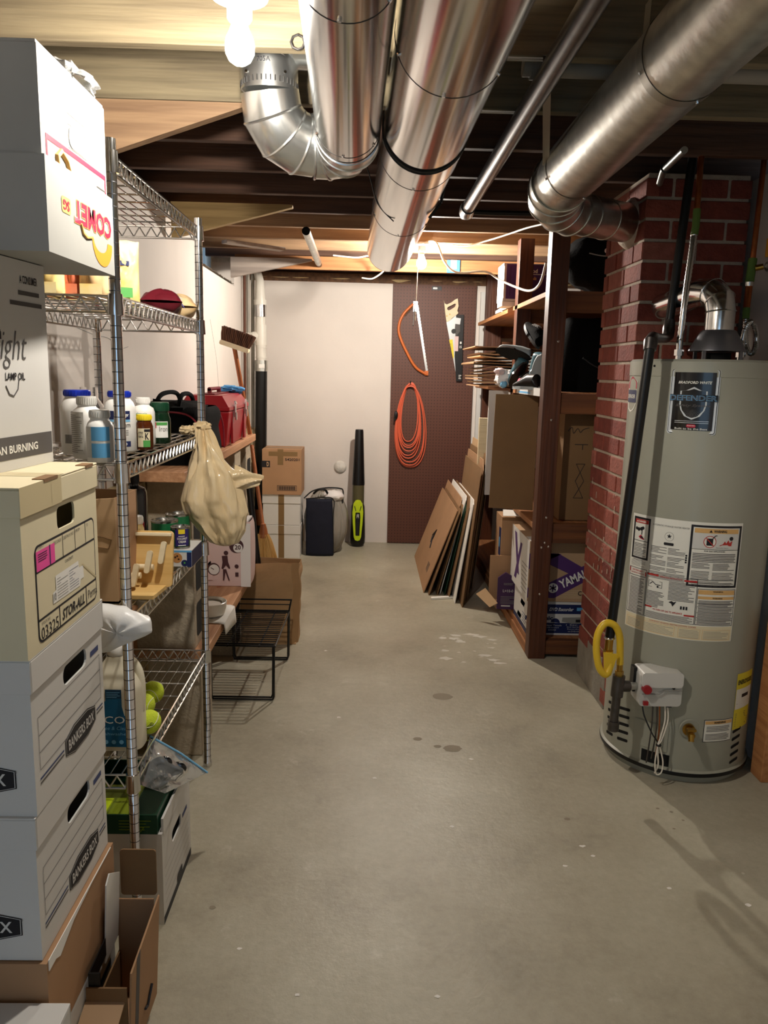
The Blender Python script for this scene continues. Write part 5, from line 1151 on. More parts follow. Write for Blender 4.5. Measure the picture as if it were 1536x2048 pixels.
# drain stack in the corner
t = thing('drain_stack', 'tall drain pipe, white above and black below, in the back left corner', 'pipe', (-.865, 6.3, 0))
SX, SY = -.868, 6.28
MB().cyl((SX, SY, .32), (SX+.012, SY, 1.45), .047, 'black_pipe', 24).build('black_pipe', t)
b = MB().cyl((SX+.012, SY, 1.50), (SX+.006, SY, 1.90), .040, 'white_pvc', 24)
for z in (1.54, 1.62, 1.72): b.cyl((SX+.012, SY, z), (SX+.012, SY, z+.012), .044, 'white_pvc', 24)
b.cyl((SX+.01, SY, 1.64), (SX+.01, SY, 1.80), .0455, 'white_pvc', 24).tube([(SX+.01, SY, 1.72), (SX-.06, SY-.01, 1.70), (SX-.13, SY, 1.70)], .040, 'white_pvc', 20)
for x in (SX-.05, SX-.085): b.ring((x, SY-.006, 1.70), (1, 0, 0), .042, .004, 'white_pvc', 24)
b.build('white_pipe', t)
MB().cyl((SX+.012, SY, 1.44), (SX+.012, SY, 1.525), .051, 'galvanised_dull', 24).box(SX, SY-.053, 1.465, SX+.045, SY-.049, 1.495, 'paper_white').build('pipe_clamp', t)
MB().cyl((SX+.008, SY, 1.86), (SX+.006, SY, 1.95), .048, 'galvanised', 24).cyl((SX+.006, SY, 1.95), (SX+.005, SY, 1.99), .05, 'white_pvc', 24).tube([(SX+.005, SY, 1.99), (SX+.004, SY, 2.07), (SX+.0, SY+.01, 2.14), (SX-.03, SY+.04, 2.235)], [.041, .038, .032, .03], 'white_pvc', 20).build('upper_pipe', t)
MB().cyl((SX, SY, .20), (SX, SY, .33), .055, 'handle_wood', 22).cyl((SX, SY, 0), (SX, SY, .2), .048, 'black_pipe', 22).build('pipe_hub', t)
for k, x in enumerate((-.975, -.955, -.93)):
    o = MB().cyl((x, 6.2+.06*k, .99), (x+.004, 6.2+.06*k, 2.22), .009+.003*k, 'wire_brown' if k == 0 else 'grey_pvc', 10).build('wall_conduit', None, (x, 6.2, 1.0))
    tag(o, ('thin brown vertical pipe leftmost beside the corner drain stack', 'thin grey vertical pipe between brown pipe and drain stack', 'thicker grey vertical pipe right beside the drain stack')[k], 'pipe')
# paper towels, brooms and stick
t = thing('paper_pack', 'pink and white plastic pack of paper rolls on the low plank', 'pack', (-.68, 3.74, .42))
PX0, PX1, PY0, PY1, PZ0, PZ1 = -.83, -.545, 3.62, 3.80, .422, .735
def packf(a, v):
    th = 2*PI*a; e = .32; c, s_ = math.cos(th), math.sin(th); k = .93+.07*math.sin(PI*v)**.4; b_ = .006*math.cos(th*1)*0
    return ((PX0+PX1)/2+(PX1-PX0)/2*k*math.copysign(abs(c)**e, c), (PY0+PY1)/2+(PY1-PY0)/2*k*math.copysign(abs(s_)**e, s_), PZ0+(PZ1-PZ0)*v)
MB().grid(packf, 64, 12, 'pink_pack', True).box(PX0+.02, PY0+.02, PZ1-.004, PX1-.02, PY1-.01, PZ1+.004, 'white_pack').build('pack_body', t)
T = FRONT(PX0, PY0-.002, PZ0); b = MB()
b.rect(.235, .0, .282, .31, 'white_pack', T, .001); b.poly(circ(.215, .20, .034, 24), 'maroon_ink', T, .0012); b.poly(circ(.222, .19, .022, 20), 'white_pack', T, .0016); b.text('20', .207, .182, .236, .205, 'maroon_ink', T, .03, 0, .002)
b.poly([(.05, .03), (.10, .03), (.10, .12), (.05, .12)], 'pink_pack', T, .001); b.frame(-.0, .055, .058, .145, .003, 'maroon_ink', T, .0012)
for k, s_ in enumerate(('TOP IT', 'WITH', 'GIANT')): b.rect(.01, .12-.02*k, .05-.006*k, .13-.02*k, 'maroon_ink', T, .0014)
b.poly(circ(.105, .085, .030, 24), 'maroon_ink', T, .0012); b.poly(circ(.107, .083, .025, 24), 'white_pack', T, .0016); b.tube([(.107, .083, .002), (.092, .092, .002)], .0015, 'maroon_ink', 5, T=T)
b.poly([(.075, .07), (.095, .10), (.092, .125), (.08, .115), (.066, .075)], 'maroon_ink', T, .001)
b.poly([(.145, .15), (.172, .152), (.175, .12), (.185, .09), (.178, .088), (.165, .105), (.15, .085), (.143, .088), (.148, .12)], 'maroon_ink', T, .0012); b.poly(circ(.165, .165, .011, 12), 'maroon_ink', T, .0012); b.poly([(.15, .085), (.165, .085), (.182, .03), (.176, .03), (.162, .07), (.155, .03), (.149, .03)], 'maroon_ink', T, .001)
b.poly(circ(.215, .10, .010, 12), 'maroon_ink', T, .0012); b.rect(.208, .05, .224, .07, 'maroon_ink', T, .0012)
b.build('pack_print', t)
t = thing('corn_broom', 'straw corn broom standing bristles down behind the brown paper bag', 'broom', (-.59, 4.45, 0))
MB().cyl((-.665, 4.62, .82), (-.60, 4.48, .50), .012, 'handle_wood', 12).cyl((-.665, 4.62, .82), (-.70, 4.70, 1.0), .012, 'handle_wood', 12).build('broom_handle', t)
def strawf(a, v):
    th = 2*PI*a; c, s_ = math.cos(th), math.sin(th); w_ = .028+.078*v**.65; k = .004*math.sin(th*22)
    p = Vector((-.603, 4.48, .50)).lerp(Vector((-.575, 4.44, .02)), v)
    return (p.x+(w_+k)*c+.03*v, p.y+(.022+.012*v+k)*s_, p.z)
MB().grid(strawf, 80, 16, 'straw', True).build('broom_straw', t)
b = MB()
for v in (.42, .50, .57):
    b.tube([Vector(strawf(i/32, v))+(Vector(strawf(i/32, v))-Vector((-.60+.04*v, 4.46, strawf(0, v)[2])))*.03 for i in range(32)], .0022, 'black_wire', 5, True)
b.build('broom_stitching', t)
MB().lathe([(.014, .06), (.022, .03), (.027, 0), (.03, -.02)], 'handle_wood', (-.603, 4.482, .50), 16).build('broom_collar', t)
o = MB().cyl((-.655, 4.23, .90), (-.555, 4.14, .10), .017, 'black_plastic', 14).build('black_stick', None, (-.6, 4.18, .1)); tag(o, 'black broom stick leaning between paper pack and corn broom, ending in the paper bag', 'stick')
# paper shopping bag
t = thing('paper_bag', 'open brown paper grocery bag on the floor by the low plank', 'bag', (-.5, 4.08, 0))
def pbag(a, v):
    pr = [(-.655, 3.985), (-.385, 3.985), (-.355, 4.03), (-.36, 4.17), (-.64, 4.17), (-.655, 4.07)]
    x = len(pr)*a; i = int(x) % len(pr); f = x-int(x); p, q = pr[i], pr[(i+1) % len(pr)]
    px_, py = p[0]+(q[0]-p[0])*f, p[1]+(q[1]-p[1])*f
    k = .012*noise.noise(Vector((px_*9, py*9, v*6)))*(.3+v); s_ = 1+.06*v
    return (-.505+(px_+.505)*s_+k, 4.08+(py-4.08)*s_+k, .44*v+.012*math.sin(a*9)*v)
MB().grid(pbag, 60, 20, 'kraft', True, sm=False).box(-.65, 3.99, .0, -.365, 4.165, .004, 'kraft').build('bag_body', t, None, 0, solid=.0015)
# black wire stand
t = thing('wire_stand', 'low black wire shelf stand on the floor in front of the paper bag', 'rack', (-.52, 3.5, 0))
b = MB(); r_ = .0042
for y, dx in ((3.26, 0), (3.285, -.008), (3.75, .012), (3.775, .014)):
    MB().tube([(-.672+dx, y, .255), (-.670+dx, y, .02), (-.664+dx, y, .006), (-.40+dx, y, .006), (-.395+dx, y, .02), (-.393+dx, y, .255)], r_, 'black_wire', 8, True).build('leg_frame', t)
b = MB()
for k in range(20): y = 3.26+.515*k/19; b.tube([(-.672, y, .257), (-.39, y, .257)], .0026, 'black_wire', 6)
for x in (-.672, -.60, -.46, -.39): b.tube([(x, 3.26, .252), (x+.012, 3.775, .252)], .0036, 'black_wire', 6)
b.tube([(-.672, 3.775, .257), (-.66, 3.785, .31), (-.37, 3.785, .31), (-.38, 3.775, .257)], r_, 'black_wire', 8); b.tube([(-.66, 3.785, .285), (-.37, 3.785, .285)], .003, 'black_wire', 6)
b.build('stand_top', t)
# paper sheet and white dish on the low plank
def sheet(a, v):
    x = -.86+.30*a; y = 3.06+.26*v; z = .4235
    if x > -.585: d_ = x+.585; x = -.585+.010+d_*.30; z -= d_*3.2*(.6+.4*v)
    return (x, y, z+.002*noise.noise(Vector((x*9, y*9, 0))))
tag(MB().grid(sheet, 26, 8, 'paper_white').build('paper_sheet', None, (-.7, 3.2, .42), solid=.0008), 'white paper sheet draped over the plank edge under the dish', 'paper')
o = MB().lathe([(.04, 0), (.062, .004), (.07, .03), (.072, .056), (.069, .058), (.060, .046), (.03, .044), (.0001, .044)], 'ceramic', (-.655, 3.17, .4265), 36).ring((-.655, 3.17, .475), (0, 0, 1), .055, .0035, 'grey_pvc', 36).build('white_dish', None, (-.655, 3.17, .4265)); tag(o, 'round white dish with a ribbed top on the paper sheet', 'dish')

# ================================================================== things along the back wall
t = thing('carton', 'brown printed carton topmost of the stack by the drain pipe', 'box', (-.65, 6.1, .505))
b = MB().box(-.805, 5.93, .506, -.505, 6.22, .855, 'cardboard'); T = FRONT(-.805, 5.93, .506)
b.text('5420201', .175, .262, .285, .283, 'ink', T, .02); b.rect(-.005, .21, .06, .26, 'ink', T); b.text('D', .035, .218, .052, .252, 'cardboard_pale', T, .03, 0, .0012)
b.rect(.118, .23, .162, .351, 'tape_brown', T, .0006); b.rect(.05, .298, .27, .332, 'tape_brown', T, .0004); b.frame(.115, .03, .265, .072, .003, 'ink', T)
for k in range(22): b.rect(.125+.006*k, .036, .128+.006*k+(.0015 if k % 3 else 0), .066, 'ink', T)
b.rect(0, .12, .3, .17, 'tape_brown', TOP(-.805, 5.93, .855), .0005); b.build('carton_body', t, None, .003)
for k, (z0, z1, lb) in enumerate(((0, .262, 'white box with brown tape, bottom of the stack by the drain pipe'), (.264, .504, 'white box with brown tape, middle of the stack by the drain pipe'))):
    t = thing('white_box', lb, 'box', (-.66, 6.08, z0), 'white taped boxes by the back wall')
    b = MB().box(-.803, 5.945, z0, -.515, 6.22, z1-.004, 'white_card'); b.rect(.12, 0, .165, z1-z0-.06, 'tape_brown', FRONT(-.803, 5.945, z0)); b.build('box_body', t, None, .002)
    l = MB().box(-.807, 5.94, z1-.07, -.511, 6.224, z1, 'white_card'); l.rect(.124, 0, .169, .07, 'tape_brown', FRONT(-.807, 5.94, z1-.07)); l.build('box_lid', t, None, .002)
# zipped bedding bag
t = thing('bedding_bag', 'clear zipped bag with navy front panel full of rolled bedding, on the floor', 'bag', (-.33, 6.2, 0))
def quilt(a, v):
    th = 2*PI*a; c, s_ = math.cos(th), math.sin(th); pr = math.sin(PI*(.06+.88*v))**.45; k = .006*math.sin(th*26+v*4)+.008*noise.noise(Vector((c*3, s_*3, v*4)))
    return (-.325+(.165*pr+k)*math.copysign(abs(c)**.7, c), 6.22+(.17*pr+k)*math.copysign(abs(s_)**.7, s_), .004+.475*v)
MB().grid(quilt, 110, 24, 'quilt', True).blob((-.27, 6.15, .47), .09, .08, .045, 'white_pack', 20, 12, .2).build('bedding', t)
def shell(a, v):
    p = Vector(quilt(a, v)); c = Vector((-.325, 6.22, .24)); return c+(p-c)*1.05+V(0, 0, .012)
MB().grid(shell, 60, 18, 'clear_vinyl', True).build('clear_cover', t)
def panel(a, v):
    return (-.475+.205*a+.012*math.sin(PI*v)*(1 if a > .5 else -1)*0+.015*(v-.5)*0+(.012*(1-v) if a > .5 else 0), 6.038-.014*math.sin(PI*a)-.006*math.sin(PI*v)+.003*noise.noise(Vector((a*4, v*8, 0))), .004+.455*v)
MB().grid(panel, 14, 20, 'navy').grid(lambda a, v: (panel(a, v)[0], panel(a, v)[1]+.03, panel(a, v)[2]), 14, 20, 'navy').build('navy_panel', t, None, 0, solid=.006)
b = MB().tube(smooth([(-.48, 6.035, .46), (-.40, 6.03, .468), (-.265, 6.04, .462), (-.262, 6.04, .3), (-.256, 6.04, .01)], 6), .004, 'black_plastic', 6).tube(smooth([(-.49, 6.04, .465), (-.43, 6.12, .51), (-.33, 6.20, .525), (-.22, 6.22, .52), (-.19, 6.2, .50), (-.19, 6.12, .42)], 6), .006, 'black_plastic', 6).tube(smooth([(-.42, 6.08, .495), (-.38, 6.06, .53), (-.33, 6.06, .53), (-.31, 6.08, .50)], 6), .009, 'black_plastic', 8)
b.build('bag_piping', t)
# leaf blower standing on its end
t = thing('leaf_blower', 'leaf blower in black and lime standing upright against the back wall', 'leaf blower', (-.068, 6.42, 0))
LBX, LBY = -.070, 6.43
prof = [(.028, .985), (.031, .985), (.034, .97), (.052, .545), (.0525, .525)]
MB().lathe(prof[::-1], 'black_plastic', (LBX, LBY, 0), 32).cyl((LBX, LBY, .975), (LBX, LBY, .984), .026, 'dark_hole', 24).build('nozzle', t)
MB().lathe([(.05, .33), (.0505, .40), (.0505, .545)], 'smoke_plastic', (LBX, LBY, 0), 32).build('tube_sleeve', t)
MB().lathe([(.0001, .008), (.052, .008), (.062, .03), (.064, .08), (.061, .20), (.056, .34), (.05, .36)], 'black_plastic', (LBX, LBY, 0), 32).build('motor_housing', t)
FT = FRONT(LBX, LBY-.046, 0)
MB().prism([(-.030, .09), (-.02, .065), (0, .058), (.02, .065), (.030, .09), (.040, .20), (.045, .30), (.038, .37), (.02, .40), (0, .405), (-.02, .40), (-.038, .37), (-.045, .30), (-.040, .20)], -.03, .030, 'lime', FT, [[(-.016, .10), (.016, .10), (.022, .26), (.018, .30), (-.018, .30), (-.022, .26)]]).build('lime_shell', t, None, .006)
MB().box(-.012, .105, -.01, .012, .215, .02, 'black_plastic', FT).box(-.016, .215, -.01, .016, .30, .012, 'black_plastic', FT).rect(-.009, .235, .009, .285, 'plastic_grey', FT, .0125).rect(-.004, .263, .004, .278, 'ink_grey', FT, .013).prism([(-.03, .35), (-.026, .36), (-.014, .315), (-.018, .31)], .026, .032, 'black_plastic', FT).prism([(.03, .35), (.026, .36), (.014, .315), (.018, .31)], .026, .032, 'black_plastic', FT).build('blower_grip', t)
# pegboard with tools
PB = YB-.03
t = tag(MB().box(.185, PB, .006, .868, PB+.006, 2.168, 'pegboard').build('pegboard', None, (.185, PB, 0)), 'tall dark brown pegboard panel against the back wall', 'pegboard')
b = MB().box(.20, PB+.006, .05, .24, YB-.002, 2.1, 'rail_wood').box(.80, PB+.006, .05, .84, YB-.002, 2.1, 'rail_wood'); tag(b.build('batten_frame', None, (.5, YB-.01, .05)), 'wooden battens holding the pegboard off the wall', 'batten')
b = MB().box(.905, YB-.04, 0, .975, YB-.002, 2.12, 'white_card'); tag(b.build('trim_board', None, (.94, YB-.02, 0)), 'white painted board right of the pegboard', 'board')
t = thing('bow_saw', 'orange bow saw hanging at the top of the pegboard', 'saw', (.36, PB-.02, 1.75))
y = PB-.018
MB().tube(smooth([(.352, y, 2.01), (.325, y, 1.985), (.275, y, 1.93), (.243, y, 1.86), (.238, y, 1.79), (.262, y, 1.715), (.31, y, 1.62), (.36, y, 1.535), (.40, y, 1.49), (.445, y, 1.463), (.482, y, 1.445)], 5), .0115, 'saw_orange', 12).box(.462, y-.006, 1.438, .492, y+.006, 1.475, 'saw_orange').build('saw_frame', t)
bl = [(.372, 1.995), (.392, 2.0)]
n_ = 40
for k in range(n_+1):
    f = k/n_; bl.append((.392+(.487-.392)*f+(.004 if k % 2 else 0), 1.985+(1.475-1.985)*f))
bl += [(.470, 1.475)]
MB().prism(bl, -.001, .001, 'steel_blade', FRONT(0, y, 0)).build('saw_blade', t)
MB().box(.352, y-.008, 1.95, .386, y+.008, 2.03, 'chrome_wire').tube([(.352, y-.008, 1.99), (.29, y-.01, 1.92), (.285, y-.01, 1.915)], .004, 'chrome_wire', 8).tube([(.362, y-.01, 2.02), (.356, y-.01, 1.84)], .004, 'steel_blade', 8).build('tension_lever', t)
b = MB().tube([(.362, PB-.001, 2.045), (.362, y-.012, 2.045), (.362, y-.012, 2.06)], .003, 'chrome_wire', 8); tag(b.build('peg_hook', None, (.362, PB, 2.045)), 'steel peg hook holding the bow saw', 'hook')
t = thing('hand_saw', 'hand saw with pale wooden handle in a printed sleeve, hung on the pegboard', 'saw', (.69, PB-.02, 1.73))
F = FRONT(0, PB-.020, 0)
hdl = [(.600, 2.045), (.606, 2.02), (.625, 2.012), (.66, 2.028), (.69, 2.052), (.712, 2.062), (.716, 2.04), (.722, 2.0), (.712, 1.965), (.722, 1.945), (.70, 1.925), (.672, 1.905), (.655, 1.885), (.628, 1.872), (.622, 1.90), (.612, 1.96)]
MB().prism(hdl, -.008, .011, 'pale_wood', F, [[(.628, 1.975), (.64, 1.965), (.66, 1.973), (.692, 1.995), (.70, 2.015), (.69, 2.02), (.655, 2.002), (.632, 1.99)]]).build('saw_handle', t, None, .003)
MB().cyl((.628, PB-.033, 1.92), (.628, PB-.031, 1.92), .005, 'brass', 10).cyl((.652, PB-.033, 1.935), (.652, PB-.031, 1.935), .005, 'brass', 10).build('saw_bolts', t)
MB().prism([(.626, 1.875), (.655, 1.886), (.70, 1.925), (.765, 1.93), (.77, 1.40), (.735, 1.40)], 0, .002, 'silver', F).build('saw_blade', t)
b = MB().prism([(.705, 1.93), (.768, 1.935), (.773, 1.395), (.726, 1.395), (.716, 1.50), (.705, 1.60)], -.004, .005, 'black_plastic', F)
b.poly([(.628, 1.868), (.66, 1.886), (.70, 1.91), (.745, 1.905), (.74, 1.86), (.712, 1.80), (.70, 1.76), (.67, 1.75), (.65, 1.77)], 'silver', F, .0055); b.poly([(.70, 1.86), (.74, 1.855), (.742, 1.80), (.71, 1.76), (.696, 1.80)], 'ink_soft', F, .006); b.poly(circ(.69, 1.80, .02, 14), 'black_plastic', F, .0062)
b.poly([(.655, 1.73), (.682, 1.735), (.69, 1.68), (.70, 1.60), (.694, 1.575)], 'yellow', F, .0055); b.rect(.70, 1.64, .732, 1.76, 'pink_pack', F, .0057); b.frame(.664, 1.655, .674, 1.70, .0015, 'ink', F, .006)
b.rect(.745, 1.70, .758, 1.718, 'plastic_white', F, .006); b.text('15', .742, 1.665, .76, 1.685, 'plastic_white', F, .02, 0, .006); b.lines(.744, 1.415, .766, 1.455, 3, 'plastic_white', F, .4, .006)
b.build('saw_sleeve', t)
t = thing('extension_cord', 'coiled orange extension cord hanging low on the pegboard', 'cord', (.345, PB-.03, 1.05))
b = MB()
for k in range(9):
    w_ = .075+.008*k+random.uniform(-.006, .006); hb = .665+.028*(8-k)+random.uniform(-.01, .012); cx = .348+random.uniform(-.008, .01); P = []
    if k == 8: w_ = .145
    for i in range(44):
        a = 2*PI*i/44; s_, c = math.sin(a), math.cos(a); zt = 1.375-.004*k
        zz = (zt+hb)/2+(zt-hb)/2*c; wd = w_*(.72+.34*(1-(zz-hb)/(zt-hb)))
        P.append((cx+.028*(1-c)*.5*(k-4)*.12+wd*math.copysign(abs(s_)**.85, s_), PB-.012-.0075*(k % 4)-.004*math.sin(a*2+k), zz))
    b.tube(P, .0048, 'cord_orange', 7, True)
b.build('cord_coil', t)
MB().blob((.232, PB-.052, 1.105), .016, .012, .035, 'black_plastic', 16, 10).cyl((.225, PB-.052, 1.08), (.222, PB-.052, 1.06), .009, 'black_plastic', 10).build('cord_plug', t)
b = MB().cyl((.345, PB-.001, 1.37), (.345, PB-.055, 1.372), .005, 'black_plastic', 10).cyl((.345, PB-.055, 1.372), (.345, PB-.055, 1.39), .005, 'black_plastic', 10); tag(b.build('peg_hook', None, (.345, PB, 1.37)), 'dark peg hook inside the orange cord coil', 'hook')
# marks on the back wall and a strip light box above the pegboard
tag(MB().lathe([(.0001, .03), (.03, .026), (.05, .01), (.055, 0)], 'plaster_rough', (0, 0, 0), 24, TR(-.23, YB, .65) @ RX(PI/2)).build('plaster_patch', None, (-.23, YB, .65)), 'round plaster lump on the back wall above the bedding bag', 'patch')
o = MB().box(.50, YB-.035, 2.125, .58, YB-.005, 2.155, 'black_plastic').box(.51, YB-.037, 2.133, .545, YB-.034, 2.147, 'chrome_wire').build('wall_bracket', None, (.54, YB-.02, 2.12)); tag(o, 'small black bracket above the pegboard below the far bulb', 'bracket')

# ================================================================== wooden shelving on the right
FX0, FX1, FY0, FY1 = .858, 1.75, 3.83, 6.50
t = thing('wood_shelving', 'tall dark stained wooden shelving with square posts right of the aisle', 'shelving', (1.2, 5.1, 0))
def post(x0, x1, y0, y1, z0=0, z1=2.24, bolts=()):
    b = MB().box(x0, y0, z0, x1, y1, z1, 'shelf_post_wood')
    for x, z in bolts: b.lathe([(.007, 0), (.006, .003), (.0001, .004)], 'chrome_wire', (0, 0, 0), 10, TR(x, y0, z) @ RX(PI/2))
    b.build('post', t, None, .003)
post(FX0, .945, FY0, 3.915, bolts=((.915, 1.62), (.905, 1.24), (.91, .62), (.895, .595), (.93, .60), (.90, .35), (.91, .75)))
post(.868, .952, 4.70, 4.79, 0, 2.24); post(.93, 1.06, 6.38, 6.47); post(1.70, 1.79, FY0, 3.92); post(1.70, 1.79, 5.0, 5.09); post(1.70, 1.79, 6.38, 6.47)
for z, th in ((.085, .03), (.70, .03), (1.375, .025), (1.865, .025)):
    b = MB().box(FX0+.01, 3.92, z-th, 1.78, 6.38, z, 'shelf_board_wood'); b.build('shelf_board', t, None, .002)
for z in (.02, .615, 1.27, 1.76):
    MB().box(.945, 3.845, z, 1.70, 3.89, z+(.10 if z > .1 else .075), 'rail_wood').build('end_rail', t, None, .002)
for z in (1.62, 1.75, 2.02): MB().box(1.06, 6.40, z, 1.70, 6.44, z+.1, 'rail_wood').build('end_rail', t, None, .002)
for z in (1.27, 1.76): MB().box(.952, 4.72, z, 1.70, 4.76, z+.09, 'rail_wood').build('end_rail', t, None, .002)
MB().box(FX0, 3.92, .0, FX0+.012, 6.38, .055, 'shelf_board_wood').build('kick_board', t, None, .002)
MB().box(1.78, 3.9, .0, 1.80, 6.5, 2.2, 'dark_joist_wood').build('back_panel', t)
# things on its bottom shelf
ZB = .087
t = thing('recorder_box', 'long white and navy recorder carton on the lowest wooden shelf', 'box', (1.1, 4.1, ZB))
b = MB().box(.872, 3.96, ZB, 1.30, 4.34, ZB+.185, 'white_card'); T = FRONT(.872, 3.96, ZB)
b.rect(0, .118, .428, .170, 'navy_print', T); b.rect(0, .010, .428, .068, 'navy_print', T); b.poly(circ(.15, .068, .025, 20, 0, PI), 'navy_print', T, .0006)
b.text('DIGA', .03, .136, .105, .155, 'plastic_white', T, .03, .2, .001); b.text('DVD Recorder', .115, .134, .245, .152, 'plastic_white', T, .05, .25, .0009); b.text('DVD Recorder', .118, .137, .242, .149, 'navy_print', T, .0, .25, .0014)
b.rect(.262, .136, .30, .154, 'sky_print', T, .001); b.text('Panasonic', -.012, .082, .137, .106, 'navy_print', T, .04, 0, .001)
b.poly([(.185, .075), (.19, .108), (.40, .112), (.40, .07), (.24, .064)], 'ink_grey', T, .0008); b.poly([(.188, .098), (.19, .108), (.40, .112), (.40, .104)], 'plastic_grey', T, .001); b.rect(.26, .072, .39, .088, 'ink', T, .001)
for k, s_ in enumerate(('New Touch', 'USB memory &', 'DVD')): b.text(s_, .10+.008*k, .050-.013*k, .185-.014*k, .058-.013*k, 'plastic_grey', T, 0, 0, .001)
for k, s_ in enumerate(('1 Sec.', 'Quick Start for', 'Recording', 'on DVD-RAM')): b.text(s_, .21+.004*k, .054-.012*k, .275+.006*k, .061-.012*k, 'plastic_grey', T, 0, 0, .001)
R_ = LEFT(.872, 4.34, ZB); b.rect(0.02, .06, .36, .12, 'white_card', R_); b.poly([(.1, .03), (.2, .03), (.3, .15), (.2, .15)], 'sky_print', R_); b.rect(.0, .0, .38, .028, 'navy_print', R_); b.lines(.24, .04, .36, .10, 4, 'ink_blue', R_, .3)
b.build('carton_body', t, None, .002)
t = thing('keyboard_box', 'tan carton with purple crossed bands on top of the recorder carton', 'box', (1.1, 4.15, ZB+.187))
z0 = ZB+.187
b = MB().box(.862, 3.955, z0, 1.42, 4.45, z0+.325, 'cardboard_tan'); T = FRONT(.862, 3.955, z0)
def band(p, q, w_, m): 
    d_ = (Vector(q)-Vector(p)).normalized()*1; n2 = Vector((-d_.y, d_.x))*w_/2
    b.poly([tuple(Vector(p)-n2), tuple(Vector(q)-n2), tuple(Vector(q)+n2), tuple(Vector(p)+n2)], m, T, .0008)
b.poly([(.0, .175), (.17, .26), (.20, .26), (.11, .26), (0, .26)], 'purple', T, .0008)
b.poly([(.06, .225), (.07, .262), (.155, .262), (.32, .17), (.32, .09), (.275, .12), (.235, .145)], 'purple', T, .0008)
b.poly([(0, .02), (.145, .02), (.36, .145), (.36, .235), (.06, .075), (0, .075)], 'purple', T, .001)
Tt = T @ TR(.132, .062, 0) @ RZ(.46)
b.poly(circ(.008, .010, .027, 24), 'plastic_white', Tt, .0016)
for k in range(3):
    a = PI*k/3; b.poly([(.008+.02*math.cos(a)-.003*math.sin(a), .010+.02*math.sin(a)+.003*math.cos(a)), (.008-.02*math.cos(a)-.003*math.sin(a), .010-.02*math.sin(a)+.003*math.cos(a)), (.008-.02*math.cos(a)+.003*math.sin(a), .010-.02*math.sin(a)-.003*math.cos(a)), (.008+.02*math.cos(a)+.003*math.sin(a), .010+.02*math.sin(a)-.003*math.cos(a))], 'purple', Tt, .002)
b.poly(circ(.008, .010, .008, 14), 'purple', Tt, .002)
b.text('YAMAHA', .048, -.014, .245, .034, 'plastic_white', Tt, .03, 0, .0016)
for k in range(8): b.rect(.15+.01*k, .02+.006*k, .34, .021+.006*k, 'cream_card', T, .0006)
b.text('C', .270, .035, .29, .06, 'ink', T, .02, 0, .001); b.lines(.075, .126, .095, .134, 1, 'ink', T, .7)
b.text('YAMAHA', .04, .02, .28, .09, 'navy_print', TOP(.92, 4.0, z0+.325), .02)
b.rect(.0, .0, .55, .12, 'white_card', TOP(.865, 3.96, z0+.325), .0006)
L_ = LEFT(.862, 4.45, z0)
b.rect(.0, .0, .495, .325, 'white_card', L_); b.poly([(.08, .30), (.14, .30), (.26, .08), (.20, .08)], 'purple', L_, .001); b.poly([(.26, .27), (.31, .27), (.18, .04), (.12, .04)], 'purple', L_, .0012); b.lines(.32, .03, .47, .2, 7, 'ink_grey', L_, .25)
b.build('carton_body', t, None, .003)
t = thing('small_carton', 'open brown carton with bent white flap behind the thick shelf post', 'box', (.85, 4.9, ZB+.2))
b = carton(.805, 1.06, 4.49, 4.692, ZB, ZB+.54, 'cardboard'); b.rect(.0, .25, .07, .42, 'navy_print', LEFT(.805, 4.692, ZB) @ TR(.12, .05, 0)); b.rect(.01, .3, .04, .36, 'sky_print', LEFT(.805, 4.692, ZB) @ TR(.12, .05, 0), .001); b.build('carton_body', t, None, .001)
MB().prism([(0, 0), (.15, 0), (.19, .06), (.01, .075)], 0, .003, 'paper_white', TR(.80, 4.44, ZB+.555) @ RX(.35)).build('flap', t)
t = thing('food_box', 'open brown food box with dark purple end panel at the aisle edge of the shelf', 'box', (.85, 4.6, 0))
b = MB().prism([(0, 0), (.115, 0), (.115, .185), (.045, .225), (.0, .19)], -.012, 0, 'purple_dark', FRONT(.782, 4.40, .09) @ RY(-.06))
T = FRONT(.782, 4.399, .09) @ RY(-.06)
b.lines(.02, .035, .10, .085, 6, 'ink_grey', T, .25); b.text('L=10-0', .032, .105, .092, .122, 'plastic_grey', T, .0, 0, .001); b.lines(.025, .018, .10, .03, 1, 'plastic_grey', T, .6, .001); b.lines(.035, .15, .09, .165, 2, 'ink_grey', T, .3)
b.poly(circ(.155, .07, .034, 20), 'choc', FRONT(.782, 4.405, .09), .0); b.box(.885, 4.405, .09, .965, 4.415, .19, 'cardboard_dark'); b.build('box_front', t)
MB().box(.782, 4.405, .088, .855, 4.47, .092, 'cardboard').box(.872, 4.42, .09, 1.0, 4.425, .28, 'purple_dark').build('box_body', t)
MB().prism([(0, 0), (.13, 0), (.13, .27), (0, .27)], 0, .004, 'cardboard', FRONT(.742, 4.474, .13) @ RY(.0)).build('flap', t)
MB().prism([(0, 0), (.05, -.02), (.065, .10), (.0, .12)], 0, .004, 'cardboard_pale', TR(.742, 4.40, .10) @ RY(-.9) @ RX(.9)).build('flap', t)
t = thing('shade_filler', 'added black filler standing in for deep shade in the middle compartment beside the chimney', 'bag', (1.35, 4.3, 1.378))  # made-up black bag shape, stands in for the compartment's deep shade
def filler_shape(a, v):
    th = 2*PI*a; c, s_ = math.cos(th), math.sin(th); k = 1-.12*v*v
    return (1.36+.38*k*math.copysign(abs(c)**.5, c), 4.32+.26*k*math.copysign(abs(s_)**.5, s_), 1.379+.375*v+.01*noise.noise(Vector((c*3, s_*3, v*2))))
